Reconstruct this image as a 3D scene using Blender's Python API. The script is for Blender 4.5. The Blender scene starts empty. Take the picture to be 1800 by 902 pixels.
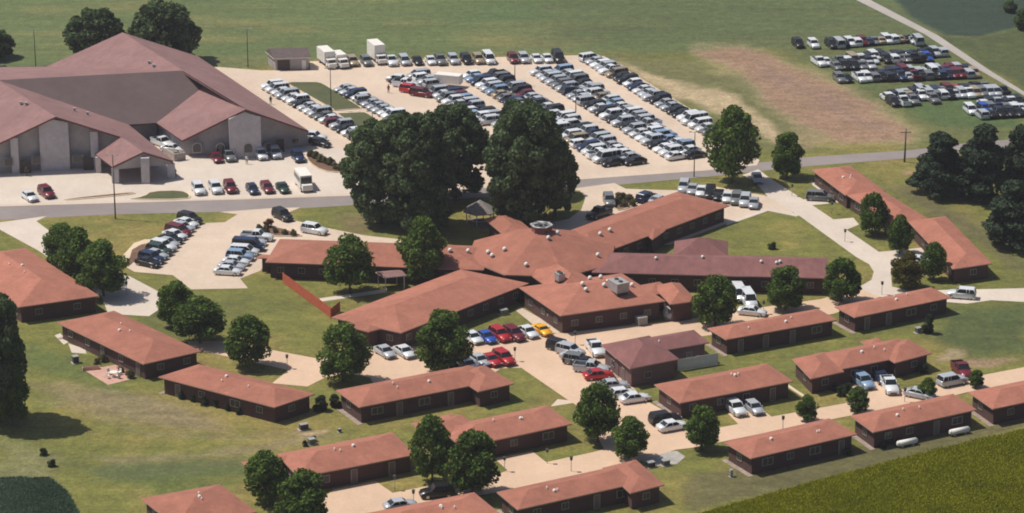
import bpy, bmesh, math, random
import numpy as np
from mathutils import Vector, Matrix
from mathutils.geometry import tessellate_polygon
random.seed(7); rng = np.random.default_rng(7)
scene = bpy.context.scene
C = scene.collection
# ------------------------------------------------------------------ camera model
CAMH, PITCH, FOC = 160.0, math.radians(19.0), 5080.0      # metres, rad, px of an 1800 px wide frame
FWD = Vector((0, math.cos(PITCH), -math.sin(PITCH))); UP = Vector((0, math.sin(PITCH), math.cos(PITCH)))
CAM = Vector((0, 0, CAMH))
def P(px, py, z=0.0):
    """ground plan point (at height z) that the survey reading (px, py) of the photograph stands for"""
    d = FWD*FOC + Vector((1,0,0))*(px-900) - UP*(py-451)
    t = (z-CAMH)/d.z
    return CAM + d*t
def proj(v):
    r = Vector(v)-CAM; f = r.dot(FWD)
    return 900+FOC*r.x/f, 451-FOC*r.dot(UP)/f
def scale_at(v): return FOC/((Vector(v)-CAM).dot(FWD))
def zt(px, py, top, zb=0.0):
    b = P(px, py, zb); lo, hi = 0.0, 60.0
    for _ in range(40):
        m = (lo+hi)/2
        if proj((b.x, b.y, zb+m))[1] > top: lo = m
        else: hi = m
    return lo
def heading(px, py, dx, dy):
    d = P(px+dx, py+dy)-P(px-dx, py-dy)
    return math.atan2(d.y, d.x)
# ------------------------------------------------------------------ materials
def mat(name, col, rough=0.8, metal=0.0, var=0.0, scale=1.0, bump=0.0, bscale=20.0, col2=None, spec=None, coord='Object'):
    m = bpy.data.materials.new(name); m.use_nodes = True
    nt = m.node_tree; b = nt.nodes['Principled BSDF']
    b.inputs['Base Color'].default_value = (*col, 1); b.inputs['Roughness'].default_value = rough; b.inputs['Metallic'].default_value = metal
    if spec is not None: b.inputs['Specular IOR Level'].default_value = spec
    if var or col2:
        g = nt.nodes.new('ShaderNodeNewGeometry') if coord == 'World' else nt.nodes.new('ShaderNodeTexCoord')
        out = g.outputs['Position'] if coord == 'World' else g.outputs['Object']
        n = nt.nodes.new('ShaderNodeTexNoise'); n.inputs['Scale'].default_value = scale; n.inputs['Detail'].default_value = 8; n.inputs['Roughness'].default_value = 0.65
        nt.links.new(out, n.inputs['Vector'])
        r = nt.nodes.new('ShaderNodeValToRGB'); nt.links.new(n.outputs['Fac'], r.inputs['Fac'])
        c2 = col2 or tuple(c*(1-var) for c in col); c1 = col if col2 else tuple(min(1, c*(1+var)) for c in col)
        r.color_ramp.elements[0].position = 0.33; r.color_ramp.elements[0].color = (*c2, 1)
        r.color_ramp.elements[1].position = 0.67; r.color_ramp.elements[1].color = (*c1, 1)
        nt.links.new(r.outputs['Color'], b.inputs['Base Color'])
        if bump:
            n2 = nt.nodes.new('ShaderNodeTexNoise'); n2.inputs['Scale'].default_value = bscale; n2.inputs['Detail'].default_value = 4
            nt.links.new(out, n2.inputs['Vector'])
            bp = nt.nodes.new('ShaderNodeBump'); bp.inputs['Strength'].default_value = bump; bp.inputs['Distance'].default_value = 0.1
            nt.links.new(n2.outputs['Fac'], bp.inputs['Height']); nt.links.new(bp.outputs['Normal'], b.inputs['Normal'])
    return m
def add_fine(m, amount, scale, coord='Position', stretch=None):
    """multiply the base colour by a fine mottling"""
    nt = m.node_tree; b = nt.nodes['Principled BSDF']; inp = b.inputs['Base Color']
    g = nt.nodes.new('ShaderNodeNewGeometry')
    src = g.outputs['Position']
    if stretch:
        mp = nt.nodes.new('ShaderNodeMapping'); mp.inputs['Scale'].default_value = stretch; nt.links.new(src, mp.inputs['Vector']); src = mp.outputs['Vector']
    n = nt.nodes.new('ShaderNodeTexNoise'); n.inputs['Scale'].default_value = scale; n.inputs['Detail'].default_value = 6; n.inputs['Roughness'].default_value = .7
    nt.links.new(src, n.inputs['Vector'])
    mr = nt.nodes.new('ShaderNodeMapRange'); mr.inputs['From Min'].default_value = .3; mr.inputs['From Max'].default_value = .7
    mr.inputs['To Min'].default_value = 1-amount; mr.inputs['To Max'].default_value = 1+amount
    nt.links.new(n.outputs['Fac'], mr.inputs['Value'])
    mx = nt.nodes.new('ShaderNodeVectorMath'); mx.operation = 'MULTIPLY'
    if inp.is_linked: nt.links.new(inp.links[0].from_socket, mx.inputs[0])
    else: mx.inputs[0].default_value = inp.default_value[:3]
    nt.links.new(mr.outputs['Result'], mx.inputs[1]); nt.links.new(mx.outputs[0], inp)
    return m
M = {}
M['concrete'] = add_fine(mat('concrete', (.56,.45,.36), .9, var=.09, scale=.045, coord='World', bump=.2), .07, 1.3)
M['concrete_warm'] = add_fine(add_fine(mat('concrete_warm', (.575,.41,.295), .9, var=.08, scale=.06, coord='World'), .06, 1.5), .04, 6)
M['concrete_pale'] = add_fine(mat('concrete_pale', (.56,.485,.42), .9, var=.07, scale=.06, coord='World'), .06, 1.5)
M['concrete_grey'] = add_fine(mat('concrete_grey', (.36,.33,.31), .9, var=.1, scale=.1, coord='World'), .1, 2)
M['asphalt'] = add_fine(mat('asphalt', (.235,.205,.20), .92, var=.12, scale=.08, coord='World'), .08, 2.0, stretch=(.25,1,1))
M['gravel'] = add_fine(mat('gravel', (.36,.34,.32), .95, var=.2, scale=.7, coord='World'), .2, 4)
M['mulch'] = add_fine(mat('mulch', (.15,.085,.055), .95, var=.3, scale=.8, coord='World'), .3, 4)
M['kerb'] = mat('kerb', (.62,.50,.36), .85, var=.1, scale=.5)
M['paint_line'] = mat('paint_line', (.75,.72,.66), .7)
M['grass_island'] = add_fine(mat('grass_island', (.095,.098,.035), .95, col2=(.055,.07,.028), scale=.25, coord='World', bump=.4, bscale=4), .22, 2.5)
M['roof'] = add_fine(add_fine(mat('roof_red', (.32,.126,.086), .92, var=.10, scale=.35, coord='World'), .10, 3.5), .07, .09)
M['roof2'] = add_fine(mat('roof_red_weathered', (.36,.155,.12), .92, var=.12, scale=.3, coord='World'), .10, 3.5)
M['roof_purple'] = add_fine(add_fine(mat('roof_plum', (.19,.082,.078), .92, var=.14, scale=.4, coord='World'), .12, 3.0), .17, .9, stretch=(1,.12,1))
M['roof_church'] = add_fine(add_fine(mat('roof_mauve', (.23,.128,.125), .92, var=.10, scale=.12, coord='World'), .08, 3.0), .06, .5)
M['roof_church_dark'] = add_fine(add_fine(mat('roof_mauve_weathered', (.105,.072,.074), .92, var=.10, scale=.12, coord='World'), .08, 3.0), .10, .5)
M['fascia'] = mat('fascia', (.42,.27,.22), .7)
M['fascia_dark'] = mat('fascia_dark', (.16,.06,.055), .7)
def brick_mat(name, c1, c2, mortar, sc=4.0):
    m = mat(name, c1, .92); nt = m.node_tree; b = nt.nodes['Principled BSDF']
    tc = nt.nodes.new('ShaderNodeTexCoord'); br = nt.nodes.new('ShaderNodeTexBrick'); br.inputs['Scale'].default_value = sc
    sx = nt.nodes.new('ShaderNodeSeparateXYZ'); cx = nt.nodes.new('ShaderNodeCombineXYZ'); ad = nt.nodes.new('ShaderNodeMath'); ad.operation = 'ADD'
    nt.links.new(tc.outputs['Object'], sx.inputs[0]); nt.links.new(sx.outputs[0], ad.inputs[0]); nt.links.new(sx.outputs[1], ad.inputs[1])
    nt.links.new(ad.outputs[0], cx.inputs[0]); nt.links.new(sx.outputs[2], cx.inputs[1]); nt.links.new(cx.outputs[0], br.inputs['Vector'])
    br.inputs['Color1'].default_value = (*c1,1); br.inputs['Color2'].default_value = (*c2,1); br.inputs['Mortar'].default_value = (*mortar,1); br.inputs['Mortar Size'].default_value = .012
    nt.links.new(br.outputs['Color'], b.inputs['Base Color']); add_fine(m, .15, .6); return m
M['brick'] = brick_mat('brick_brown', (.095,.042,.036), (.062,.03,.028), (.11,.08,.07))
M['brick_plum'] = brick_mat('brick_plum', (.17,.09,.09), (.13,.07,.07), (.2,.15,.14))
M['block_grey'] = brick_mat('block_grey', (.36,.33,.34), (.33,.305,.315), (.37,.34,.35), 1.6)
M['block_light'] = brick_mat('block_light', (.50,.46,.48), (.46,.43,.45), (.5,.46,.47), 1.6)
M['frame'] = mat('window_frame', (.34,.31,.28), .6, var=.25, scale=.4)
M['white'] = mat('white_paint', (.72,.70,.66), .6, var=.05, scale=2)
M['glass'] = mat('dark_glass', (.02,.025,.03), .12, spec=.6)
M['pane'] = mat('window_pane', (.03,.033,.036), .2, spec=.4)
M['curtain'] = mat('curtain', (.45,.42,.38), .9)
M['door'] = mat('door_paint', (.14,.11,.10), .6, var=.1, scale=2)
M['door_dark'] = mat('door_dark', (.05,.035,.03), .6)
M['metal'] = mat('grey_metal', (.42,.42,.42), .5, .4, var=.12, scale=2)
M['metal_dark'] = mat('dark_metal', (.06,.06,.06), .5, .3)
M['wood_pole'] = mat('wood_pole', (.13,.11,.09), .9, var=.2, scale=3)
M['wood_grey'] = add_fine(mat('wood_grey', (.24,.215,.205), .9, var=.2, scale=2), .2, 3, stretch=(1,4,1))
M['fence_orange'] = add_fine(mat('fence_orange', (.46,.105,.055), .8, var=.15, scale=1.5), .15, 5)
M['fence_white'] = mat('fence_white', (.60,.60,.62), .6, var=.05, scale=2)
M['tyre'] = mat('tyre', (.02,.02,.02), .9)
M['rim'] = mat('rim', (.45,.45,.46), .35, .7)
M['lamp_clear'] = mat('headlight', (.75,.75,.78), .15)
M['lamp_red'] = mat('taillight', (.35,.02,.02), .25)
M['edging'] = mat('edging', (.30,.235,.20), .9, var=.3, scale=1.2)
M['stone'] = mat('stone', (.38,.33,.30), .9, var=.2, scale=2)
M['patio'] = add_fine(mat('patio_brick', (.50,.30,.24), .9, var=.12, scale=1.0, coord='World'), .1, 4)
M['skin'] = mat('skin', (.45,.27,.2), .6); M['hair'] = mat('hair', (.05,.03,.02), .8)
M['yellow'] = mat('yellow_board', (.75,.5,.15), .6)
M['bark'] = mat('bark', (.10,.075,.055), .95, var=.3, scale=3, bump=.6, bscale=8)
def tint(m, amt):
    nt = m.node_tree; inp = nt.nodes['Principled BSDF'].inputs['Base Color']; oi = nt.nodes.new('ShaderNodeObjectInfo'); mr = nt.nodes.new('ShaderNodeMapRange')
    mr.inputs['To Min'].default_value = 1-amt; mr.inputs['To Max'].default_value = 1+amt; nt.links.new(oi.outputs['Random'], mr.inputs['Value']); mx = nt.nodes.new('ShaderNodeVectorMath'); mx.operation = 'MULTIPLY'
    nt.links.new(inp.links[0].from_socket, mx.inputs[0]); nt.links.new(mr.outputs['Result'], mx.inputs[1]); nt.links.new(mx.outputs[0], inp)
add_fine(M['roof'], .12, .4); add_fine(M['roof'], .12, 1.3, stretch=(1,1,.2)); add_fine(M['roof_church'], .10, .25); add_fine(M['roof_church'], .10, 1.2); tint(M['roof'], .09)
for k_ in ('concrete','concrete_warm','concrete_pale'): add_fine(M[k_], .06, .35, stretch=(1,.5,1)); add_fine(M[k_], .05, 9)
# car paint takes the colour of its object
m = mat('car_paint', (.5,.5,.5), .28, .15); nt = m.node_tree; oi = nt.nodes.new('ShaderNodeObjectInfo')
nt.links.new(oi.outputs['Color'], nt.nodes['Principled BSDF'].inputs['Base Color']); M['paint'] = m
m = mat('car_paint_field', (.5,.5,.5), .28, .15); nt = m.node_tree; oi = nt.nodes.new('ShaderNodeAttribute'); oi.attribute_name = 'carcol'
nt.links.new(oi.outputs['Color'], nt.nodes['Principled BSDF'].inputs['Base Color']); M['paint_attr'] = m
def leaf_mat(name, c_lo, c_hi, tr=.25):
    m = bpy.data.materials.new(name); m.use_nodes = True; nt = m.node_tree; nt.nodes.remove(nt.nodes['Principled BSDF'])
    out = nt.nodes['Material Output']; tc = nt.nodes.new('ShaderNodeTexCoord'); n = nt.nodes.new('ShaderNodeTexNoise'); n.inputs['Scale'].default_value = .7; n.inputs['Detail'].default_value = 3
    nt.links.new(tc.outputs['Object'], n.inputs['Vector'])
    g = nt.nodes.new('ShaderNodeNewGeometry'); oi = nt.nodes.new('ShaderNodeObjectInfo')
    a = nt.nodes.new('ShaderNodeMath'); a.operation = 'MULTIPLY_ADD'; nt.links.new(g.outputs['Random Per Island'], a.inputs[0]); a.inputs[1].default_value = .55; nt.links.new(n.outputs['Fac'], a.inputs[2])
    s = nt.nodes.new('ShaderNodeMath'); s.operation = 'MULTIPLY_ADD'; nt.links.new(oi.outputs['Random'], s.inputs[0]); s.inputs[1].default_value = .25; nt.links.new(a.outputs[0], s.inputs[2])
    r = nt.nodes.new('ShaderNodeValToRGB'); nt.links.new(s.outputs[0], r.inputs['Fac'])
    if 'corn' in name or 'soy' in name: n.inputs['Scale'].default_value = .12; a.inputs[1].default_value = .42
    r.color_ramp.elements[0].position = .45 if 'corn' not in name else .3; r.color_ramp.elements[0].color = (*c_lo,1); r.color_ramp.elements[1].position = 1.15 if False else 1.0; r.color_ramp.elements[1].color = (*c_hi,1)
    d = nt.nodes.new('ShaderNodeBsdfDiffuse'); t = nt.nodes.new('ShaderNodeBsdfTranslucent'); mx = nt.nodes.new('ShaderNodeMixShader'); mx.inputs[0].default_value = tr
    nt.links.new(r.outputs['Color'], d.inputs['Color']); nt.links.new(r.outputs['Color'], t.inputs['Color'])
    nt.links.new(d.outputs[0], mx.inputs[1]); nt.links.new(t.outputs[0], mx.inputs[2]); nt.links.new(mx.outputs[0], out.inputs['Surface']); return m
M['leaf'] = leaf_mat('leaf_green', (.018,.040,.012), (.120,.185,.042))
M['leaf_dark'] = leaf_mat('leaf_dark', (.018,.032,.017), (.05,.075,.035))
M['leaf_big'] = leaf_mat('leaf_big', (.026,.048,.024), (.130,.180,.080))
M['leaf_yellow'] = leaf_mat('leaf_yellow', (.045,.05,.012), (.13,.115,.03))
M['needle'] = leaf_mat('needle', (.018,.032,.020), (.055,.08,.05), .15)
M['leaf_shrub'] = leaf_mat('leaf_shrub', (.06,.07,.03), (.16,.15,.08))
M['leaf_red'] = leaf_mat('leaf_red', (.08,.03,.02), (.2,.09,.05))
M['corn'] = leaf_mat('corn_leaf', (.115,.165,.009), (.33,.33,.025), .3)
M['soy'] = leaf_mat('soy_leaf', (.07,.12,.075), (.15,.22,.14), .3)
# ------------------------------------------------------------------ object helpers
def tag(o, label=None, cat=None, group=None, kind=None):
    if label: o['label'] = label
    if cat: o['category'] = cat
    if group: o['group'] = group
    if kind: o['kind'] = kind
    return o
def obj(name, me, parent=None):
    o = bpy.data.objects.new(name, me); C.objects.link(o)
    if parent is not None: o.parent = parent
    return o
def bmobj(name, bm, mats, parent=None, smooth=False):
    me = bpy.data.meshes.new(name); bm.normal_update(); bm.to_mesh(me); bm.free()
    for m in (mats if isinstance(mats, (list, tuple)) else [mats]): me.materials.append(m)
    if smooth:
        for p in me.polygons: p.use_smooth = True
    return obj(name, me, parent)
def thing(name, loc, label, cat, group=None, rz=0.0):
    o = bpy.data.objects.new(name, None); C.objects.link(o); o.location = loc; o.rotation_euler = (0,0,rz); o.empty_display_size = .5
    return tag(o, label, cat, group)
def box(bm, c, s, rz=0.0, mi=0, taper=1.0, tz=None):
    """box centred at c (x, y, base z) of size s, top scaled by taper"""
    cx, cy, cz = c; sx, sy, sz = s; cr, sr = math.cos(rz), math.sin(rz); vs = []
    for z, k in ((cz, 1.0), (cz+sz, taper)):
        for x, y in ((-.5,-.5),(.5,-.5),(.5,.5),(-.5,.5)):
            a, b = x*sx*k, y*sy*k
            vs.append(bm.verts.new((cx+a*cr-b*sr, cy+a*sr+b*cr, z)))
    for f in ((3,2,1,0),(4,5,6,7),(0,1,5,4),(1,2,6,5),(2,3,7,6),(3,0,4,7)):
        fc = bm.faces.new([vs[i] for i in f]); fc.material_index = mi
def tube(bm, p, q, r0, r1=None, n=8, mi=0, cap=True):
    p, q = Vector(p), Vector(q); r1 = r0 if r1 is None else r1
    d = (q-p).normalized(); a = d.orthogonal().normalized(); b = d.cross(a)
    A = [bm.verts.new(p+(a*math.cos(t)+b*math.sin(t))*r0) for t in [2*math.pi*i/n for i in range(n)]]
    B = [bm.verts.new(q+(a*math.cos(t)+b*math.sin(t))*r1) for t in [2*math.pi*i/n for i in range(n)]]
    for i in range(n):
        f = bm.faces.new((A[i], A[(i+1)%n], B[(i+1)%n], B[i])); f.material_index = mi; f.smooth = True
    if cap:
        f = bm.faces.new(A[::-1]); f.material_index = mi; f = bm.faces.new(B); f.material_index = mi
def dome(bm, c, r, h, n=10, m=4, mi=0):
    rings = []
    for j in range(m):
        t = math.pi/2*j/m
        rings.append([bm.verts.new((c[0]+r*math.cos(t)*math.cos(2*math.pi*i/n), c[1]+r*math.cos(t)*math.sin(2*math.pi*i/n), c[2]+h*math.sin(t))) for i in range(n)])
    top = bm.verts.new((c[0], c[1], c[2]+h))
    for j in range(m-1):
        for i in range(n):
            f = bm.faces.new((rings[j][i], rings[j][(i+1)%n], rings[j+1][(i+1)%n], rings[j+1][i])); f.smooth = True; f.material_index = mi
    for i in range(n):
        f = bm.faces.new((rings[-1][i], rings[-1][(i+1)%n], top)); f.smooth = True; f.material_index = mi
# ------------------------------------------------------------------ ground: one sheet, land cover as a colour attribute
def inside_soft(px, py, poly, soft, aspect=2.6):
    """0..1 mask of a polygon with an edge of 'soft' px (y counted aspect times, because the land is seen slantwise)"""
    X, Y = px, py*aspect; q = [(a, b*aspect) for a, b in poly]; n = len(q)
    ins = np.zeros(X.shape, bool); d = np.full(X.shape, 1e9)
    for i in range(n):
        x0, y0 = q[i]; x1, y1 = q[(i+1)%n]
        if y0 != y1: ins ^= ((y0 > Y) != (y1 > Y)) & (X < (x1-x0)*(Y-y0)/(y1-y0)+x0)
        L = (x1-x0)**2+(y1-y0)**2+1e-9; t = np.clip(((X-x0)*(x1-x0)+(Y-y0)*(y1-y0))/L, 0, 1)
        d = np.minimum(d, np.hypot(X-x0-t*(x1-x0), Y-y0-t*(y1-y0)))
    sd = np.where(ins, d, -d); return np.clip(sd/soft*.5+.5, 0, 1)
def vnoise(x, y, s, seed):
    r = np.random.default_rng(seed); G = r.random((256, 256)); u, v = x/s, y/s
    i, j = np.floor(u).astype(int), np.floor(v).astype(int); fu, fv = u-i, v-j; fu = fu*fu*(3-2*fu); fv = fv*fv*(3-2*fv)
    g = lambda a, b: G[a % 256, b % 256]
    return (g(i,j)*(1-fu)+g(i+1,j)*fu)*(1-fv)+(g(i,j+1)*(1-fu)+g(i+1,j+1)*fu)*fv
xs = np.concatenate([[-6000,-3000,-1500,-800,-400,-220,-170], np.arange(-140,140.1,1.0), [170,220,400,800,1500,3000,6000]])
ys = np.concatenate([[-500,0,150,250,300], np.arange(335,720,1.0), np.arange(720,900,6.0), [950,1100,1400,2000,3500,6000,9000]])
GX, GY = np.meshgrid(xs, ys, indexing='ij'); nx, ny = GX.shape
x, y = GX.ravel(), GY.ravel()
f = y*FWD.y + (0-CAMH)*FWD.z; f = np.where(f < 20, 20, f)
gpx = 900+FOC*x/f; gpy = 451-FOC*(y*UP.y+(0-CAMH)*UP.z)/f
jx = gpx+(vnoise(x,y,6,1)-.5)*26+(vnoise(x,y,2,2)-.5)*10; jy = gpy+(vnoise(x,y,6,3)-.5)*9+(vnoise(x,y,2,4)-.5)*4
col = np.empty((len(x), 3)); col[:] = (.135,.138,.028)
def lay(c, m): col[:] = col*(1-m[:,None])+np.array(c)*m[:,None]
nz = .5*vnoise(x,y,22,5)+.3*vnoise(x,y,8,6)+.2*vnoise(x,y,3,7)
lay((.24,.185,.055), np.clip((nz-.48)*4, 0, 1)*.75)              # dry sward
lay((.095,.104,.028), np.clip((.44-nz)*4, 0, 1)*.85)                 # fresh sward
far = inside_soft(jx, jy, [(-3000,-1400),(4000,-1400),(4000,90),(1300,85),(1040,92),(560,104),(440,118),(-3000,130)], 20)
lay((.095,.125,.042), far); st = .6*vnoise(x/3,y/1.2,10,21)+.4*vnoise(x/3,y/1.2,4,22); lay((.165,.155,.055), far*np.clip((st-.48)*4,0,1)*.75)
lay((.050,.105,.040), far*np.clip((.46-vnoise(x,y,30,11))*3,0,1)*.6)
lay((.070,.092,.034), inside_soft(jx, jy, [(950,-60),(1510,-60),(1810,170),(1810,270),(1610,250),(1480,170),(1350,90),(950,80)], 60)*.75)
lay((.125,.125,.045), inside_soft(jx, jy, [(1060,98),(1240,110),(1340,150),(1430,220),(1440,265),(1330,262),(1240,200),(1120,140)], 22))
lay((.40,.31,.19), inside_soft(jx, jy, [(1085,110),(1140,126),(1200,148),(1270,158),(1335,195),(1375,238),(1372,258),(1335,235),(1290,205),(1225,180),(1150,158)], 10)*.9)
lay((.36,.29,.165), inside_soft(jx, jy, [(1215,80),(1310,80),(1360,98),(1440,125),(1540,180),(1622,236),(1600,256),(1470,256),(1420,230),(1370,198),(1315,158),(1262,118),(1225,102)], 16)*.45)
lay((.255,.158,.105), inside_soft(jx, jy, [(1218,86),(1300,86),(1345,96),(1420,128),(1520,178),(1605,236),(1595,250),(1480,253),(1430,228),(1380,195),(1330,158),(1280,118),(1232,100)], 11)*.92)
lay((.215,.14,.105), inside_soft(jx, jy, [(1320,110),(1400,135),(1500,190),(1560,235),(1500,225),(1420,175),(1340,135)], 12)*.6)
lay((.33,.28,.18), inside_soft(jx, jy, [(1330,120),(1360,112),(1480,190),(1610,240),(1600,252),(1540,250),(1440,190)], 6)*0)
lay((.26,.20,.11), inside_soft(jx, jy, [(1395,222),(1440,232),(1450,252),(1410,262),(1400,240)], 8)*.7)
lay((.052,.095,.028), inside_soft(jx, jy, [(1430,100),(1500,130),(1640,225),(1810,225),(1810,150),(1640,180),(1540,160),(1450,118)], 16)*.8)
lay((.022,.042,.026), inside_soft(gpx, gpy, [(1524,-60),(2400,-60),(2400,30),(1800,45),(1720,66),(1662,62),(1600,30)], 6))
lay((.060,.078,.024), inside_soft(jx, gpy, [(1640,62),(1720,68),(1800,48),(2400,30),(2400,190),(1810,160)], 8))
lay((.20,.155,.095), inside_soft(jx, jy, [(60,672),(210,690),(330,712),(400,760),(300,752),(180,730),(100,700)], 25)*.7)
lay((.22,.18,.10), inside_soft(jx, jy, [(100,668),(200,686),(320,716),(352,748),(346,750),(312,722),(196,692),(100,674)], 4)*.6)
lay((.20,.165,.09), inside_soft(jx, jy, [(60,700),(140,716),(260,764),(420,770),(560,752),(560,757),(420,776),(255,771),(136,722),(60,707)], 4)*.5)
lay((.185,.150,.085), inside_soft(jx, jy, [(150,805),(350,800),(560,760),(600,770),(420,802),(200,822)], 12)*.6)
lay((.060,.085,.035), inside_soft(jx, jy, [(150,822),(420,806),(440,830),(240,850),(170,845)], 14)*.7)
lay((.075,.105,.022), inside_soft(jx, jy, [(200,850),(430,820),(440,850),(300,880)], 16)*.6)
lay((.085,.115,.026), inside_soft(jx, jy, [(60,600),(150,640),(240,690),(160,680),(40,640)], 14)*.7)
lay((.19,.185,.085), inside_soft(jx, jy, [(0,770),(90,800),(90,850),(0,850)], 18)*.6)
lay((.33,.25,.15), inside_soft(jx, jy, [(1650,612),(1690,612),(1690,628),(1655,632)], 5)*.9)
lay((.28,.185,.12), inside_soft(jx, jy, [(1695,628),(1740,630),(1790,632),(1735,645),(1700,645)], 6)*.8)
lay((.045,.070,.022), inside_soft(jx, jy, [(1650,545),(1810,535),(1810,620),(1700,625),(1640,600)], 25)*.8)
lay((.10,.088,.038), inside_soft(jx, jy, [(1200,840),(1350,815),(1520,780),(1810,735),(1810,750),(1500,825),(1340,870),(1220,902)], 10)*.8)
lay((.10,.086,.045), inside_soft(jx, jy, [(1560,330),(1640,380),(1760,450),(1810,480),(1810,470),(1700,380),(1600,330)], 18)*.8)
lay((.34,.20,.13), inside_soft(jx, jy, [(1582,302),(1600,299),(1600,306),(1584,308)], 3)*.9)
lay((.16,.125,.055), inside_soft(jx, jy, [(590,375),(640,372),(660,400),(640,415),(590,405)], 12)*.8)
lay((.42,.30,.2), inside_soft(jx, jy, [(520,758),(580,758),(560,767),(530,766)], 3)*.9)
me = bpy.data.meshes.new('ground')
idx = np.arange(nx*ny).reshape(nx, ny)
quads = np.stack([idx[:-1,:-1], idx[1:,:-1], idx[1:,1:], idx[:-1,1:]], -1).reshape(-1, 4)
me.vertices.add(nx*ny); co = np.zeros((nx*ny, 3)); co[:,0] = x; co[:,1] = y; me.vertices.foreach_set('co', co.ravel())
me.loops.add(len(quads)*4); me.loops.foreach_set('vertex_index', quads.ravel()); me.polygons.add(len(quads))
me.polygons.foreach_set('loop_start', np.arange(len(quads))*4); me.update(calc_edges=True)
at = me.color_attributes.new('land', 'FLOAT_COLOR', 'POINT'); at.data.foreach_set('color', np.c_[col, np.ones(len(x))].ravel())
edge = None
gm = mat('grass_ground', (.1,.1,.05), .97); nt = gm.node_tree; a = nt.nodes.new('ShaderNodeAttribute'); a.attribute_name = 'land'
nt.links.new(a.outputs['Color'], nt.nodes['Principled BSDF'].inputs['Base Color']); add_fine(gm, .30, .45); add_fine(gm, .34, 1.6); add_fine(gm, .16, .13, stretch=(.25,1,1)); add_fine(gm, .10, .5, stretch=(.1,1.4,1))
n2 = nt.nodes.new('ShaderNodeTexNoise'); n2.inputs['Scale'].default_value = 3; g2 = nt.nodes.new('ShaderNodeNewGeometry'); nt.links.new(g2.outputs['Position'], n2.inputs['Vector'])
bp = nt.nodes.new('ShaderNodeBump'); bp.inputs['Strength'].default_value = .5; bp.inputs['Distance'].default_value = .15; nt.links.new(n2.outputs['Fac'], bp.inputs['Height']); nt.links.new(bp.outputs['Normal'], nt.nodes['Principled BSDF'].inputs['Normal'])
add_fine(gm, .22, 5)
me.materials.append(gm); tag(obj('ground', me), kind='structure')
# ------------------------------------------------------------------ paved sheets
def smooth_poly(pts, rounds=0):
    for _ in range(rounds):
        q = []
        for i in range(len(pts)):
            a, b = pts[i], pts[(i+1)%len(pts)]
            q += [(a[0]*.75+b[0]*.25, a[1]*.75+b[1]*.25), (a[0]*.25+b[0]*.75, a[1]*.25+b[1]*.75)]
        pts = q
    return pts
def sheet(name, pts, m, z, rounds=0, thick=0.0, kerb=None):
    pts = smooth_poly(pts, rounds); w = [P(a, b, 0) for a, b in pts]
    area = sum(w[i].x*w[(i+1)%len(w)].y-w[(i+1)%len(w)].x*w[i].y for i in range(len(w)))
    if area < 0: w = w[::-1]
    bm = bmesh.new(); vs = [bm.verts.new((p.x, p.y, z)) for p in w]
    for t in tessellate_polygon([[Vector((p.x, p.y, 0)) for p in w]]):
        a_, b_, c_ = (w[k] for k in t)
        f = bm.faces.new([vs[k] for k in (t if (b_-a_).cross(c_-a_).z > 0 else t[::-1])])
    if thick:
        lo = [bm.verts.new((p.x, p.y, z-thick)) for p in w]
        for i in range(len(vs)):
            j = (i+1)%len(vs); f = bm.faces.new((lo[i], lo[j], vs[j], vs[i])); f.material_index = 1
    if kerb:
        n = len(w); ri = []
        for i in range(n):
            a, b, c = w[i-1], w[i], w[(i+1)%n]
            d = ((b-a).normalized()+(c-b).normalized()); d = Vector((d.x, d.y, 0)).normalized() if d.length > 1e-6 else Vector((1,0,0))
            ri.append(b+Vector((-d.y, d.x, 0))*kerb)
        A = [bm.verts.new((p.x, p.y, z+.015)) for p in w]; B = [bm.verts.new((p.x, p.y, z+.015)) for p in ri]
        for i in range(n):
            j = (i+1)%n; f = bm.faces.new((A[i], A[j], B[j], B[i])); f.material_index = 1
            f = bm.faces.new((A[j], A[i], bm.verts.new((w[i].x, w[i].y, 0)), bm.verts.new((w[j].x, w[j].y, 0)))); f.material_index = 1
    o = bmobj(name, bm, [m, M['kerb']]); tag(o, kind='structure'); return o
sheet('road', [(-150,368),(0,361),(450,348),(620,342),(860,328),(1000,315),(1240,298),(1410,277),(1600,264),(1700,252),(2000,226),(2000,240),(1700,266),(1600,278),(1410,293),(1240,311),(1000,333),(860,346),(620,361),(450,371),(200,377),(0,387),(-150,394)], M['asphalt'], .012)
sheet('country_road', [(1340,-95),(1360,-95),(1530,0),(1650,63),(1740,124),(1800,161),(1900,216),(1892,224),(1800,168),(1725,125),(1625,60),(1505,0)], M['concrete_grey'], .012)
sheet('parking_lot', [(-150,240),(-150,370),(0,363),(450,350),(620,344),(860,330),(1000,317),(1240,300),(1330,291),(1335,282),(1300,250),(1262,222),(1150,152),(1062,99),(1030,97),(545,108),(545,124),(460,124),(385,118),(300,120),(90,125),(90,140),(-150,150)], M['concrete'], .024)
sheet('church_forecourt', [(-150,290),(300,285),(330,272),(560,256),(600,262),(640,300),(640,340),(450,347),(330,352),(225,353),(0,360),(-150,366)], M['concrete_pale'], .032)
sheet('driveway', [(-150,392),(0,391),(82,380),(64,389),(95,412),(150,450),(230,487),(283,515),(278,545),(262,556),(190,552),(178,520),(68,441),(0,404),(-150,350)], M['concrete_pale'], .020)
sheet('parking_lot', [(386,373),(417,377),(395,391),(345,393),(290,416),(262,438),(222,470),(236,478),(304,484),(336,509),(436,507),(422,490),(458,476),(472,455),(700,455),(705,421),(640,414),(560,398),(520,388),(502,376),(528,365),(480,366)], M['concrete'], .022)
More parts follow.
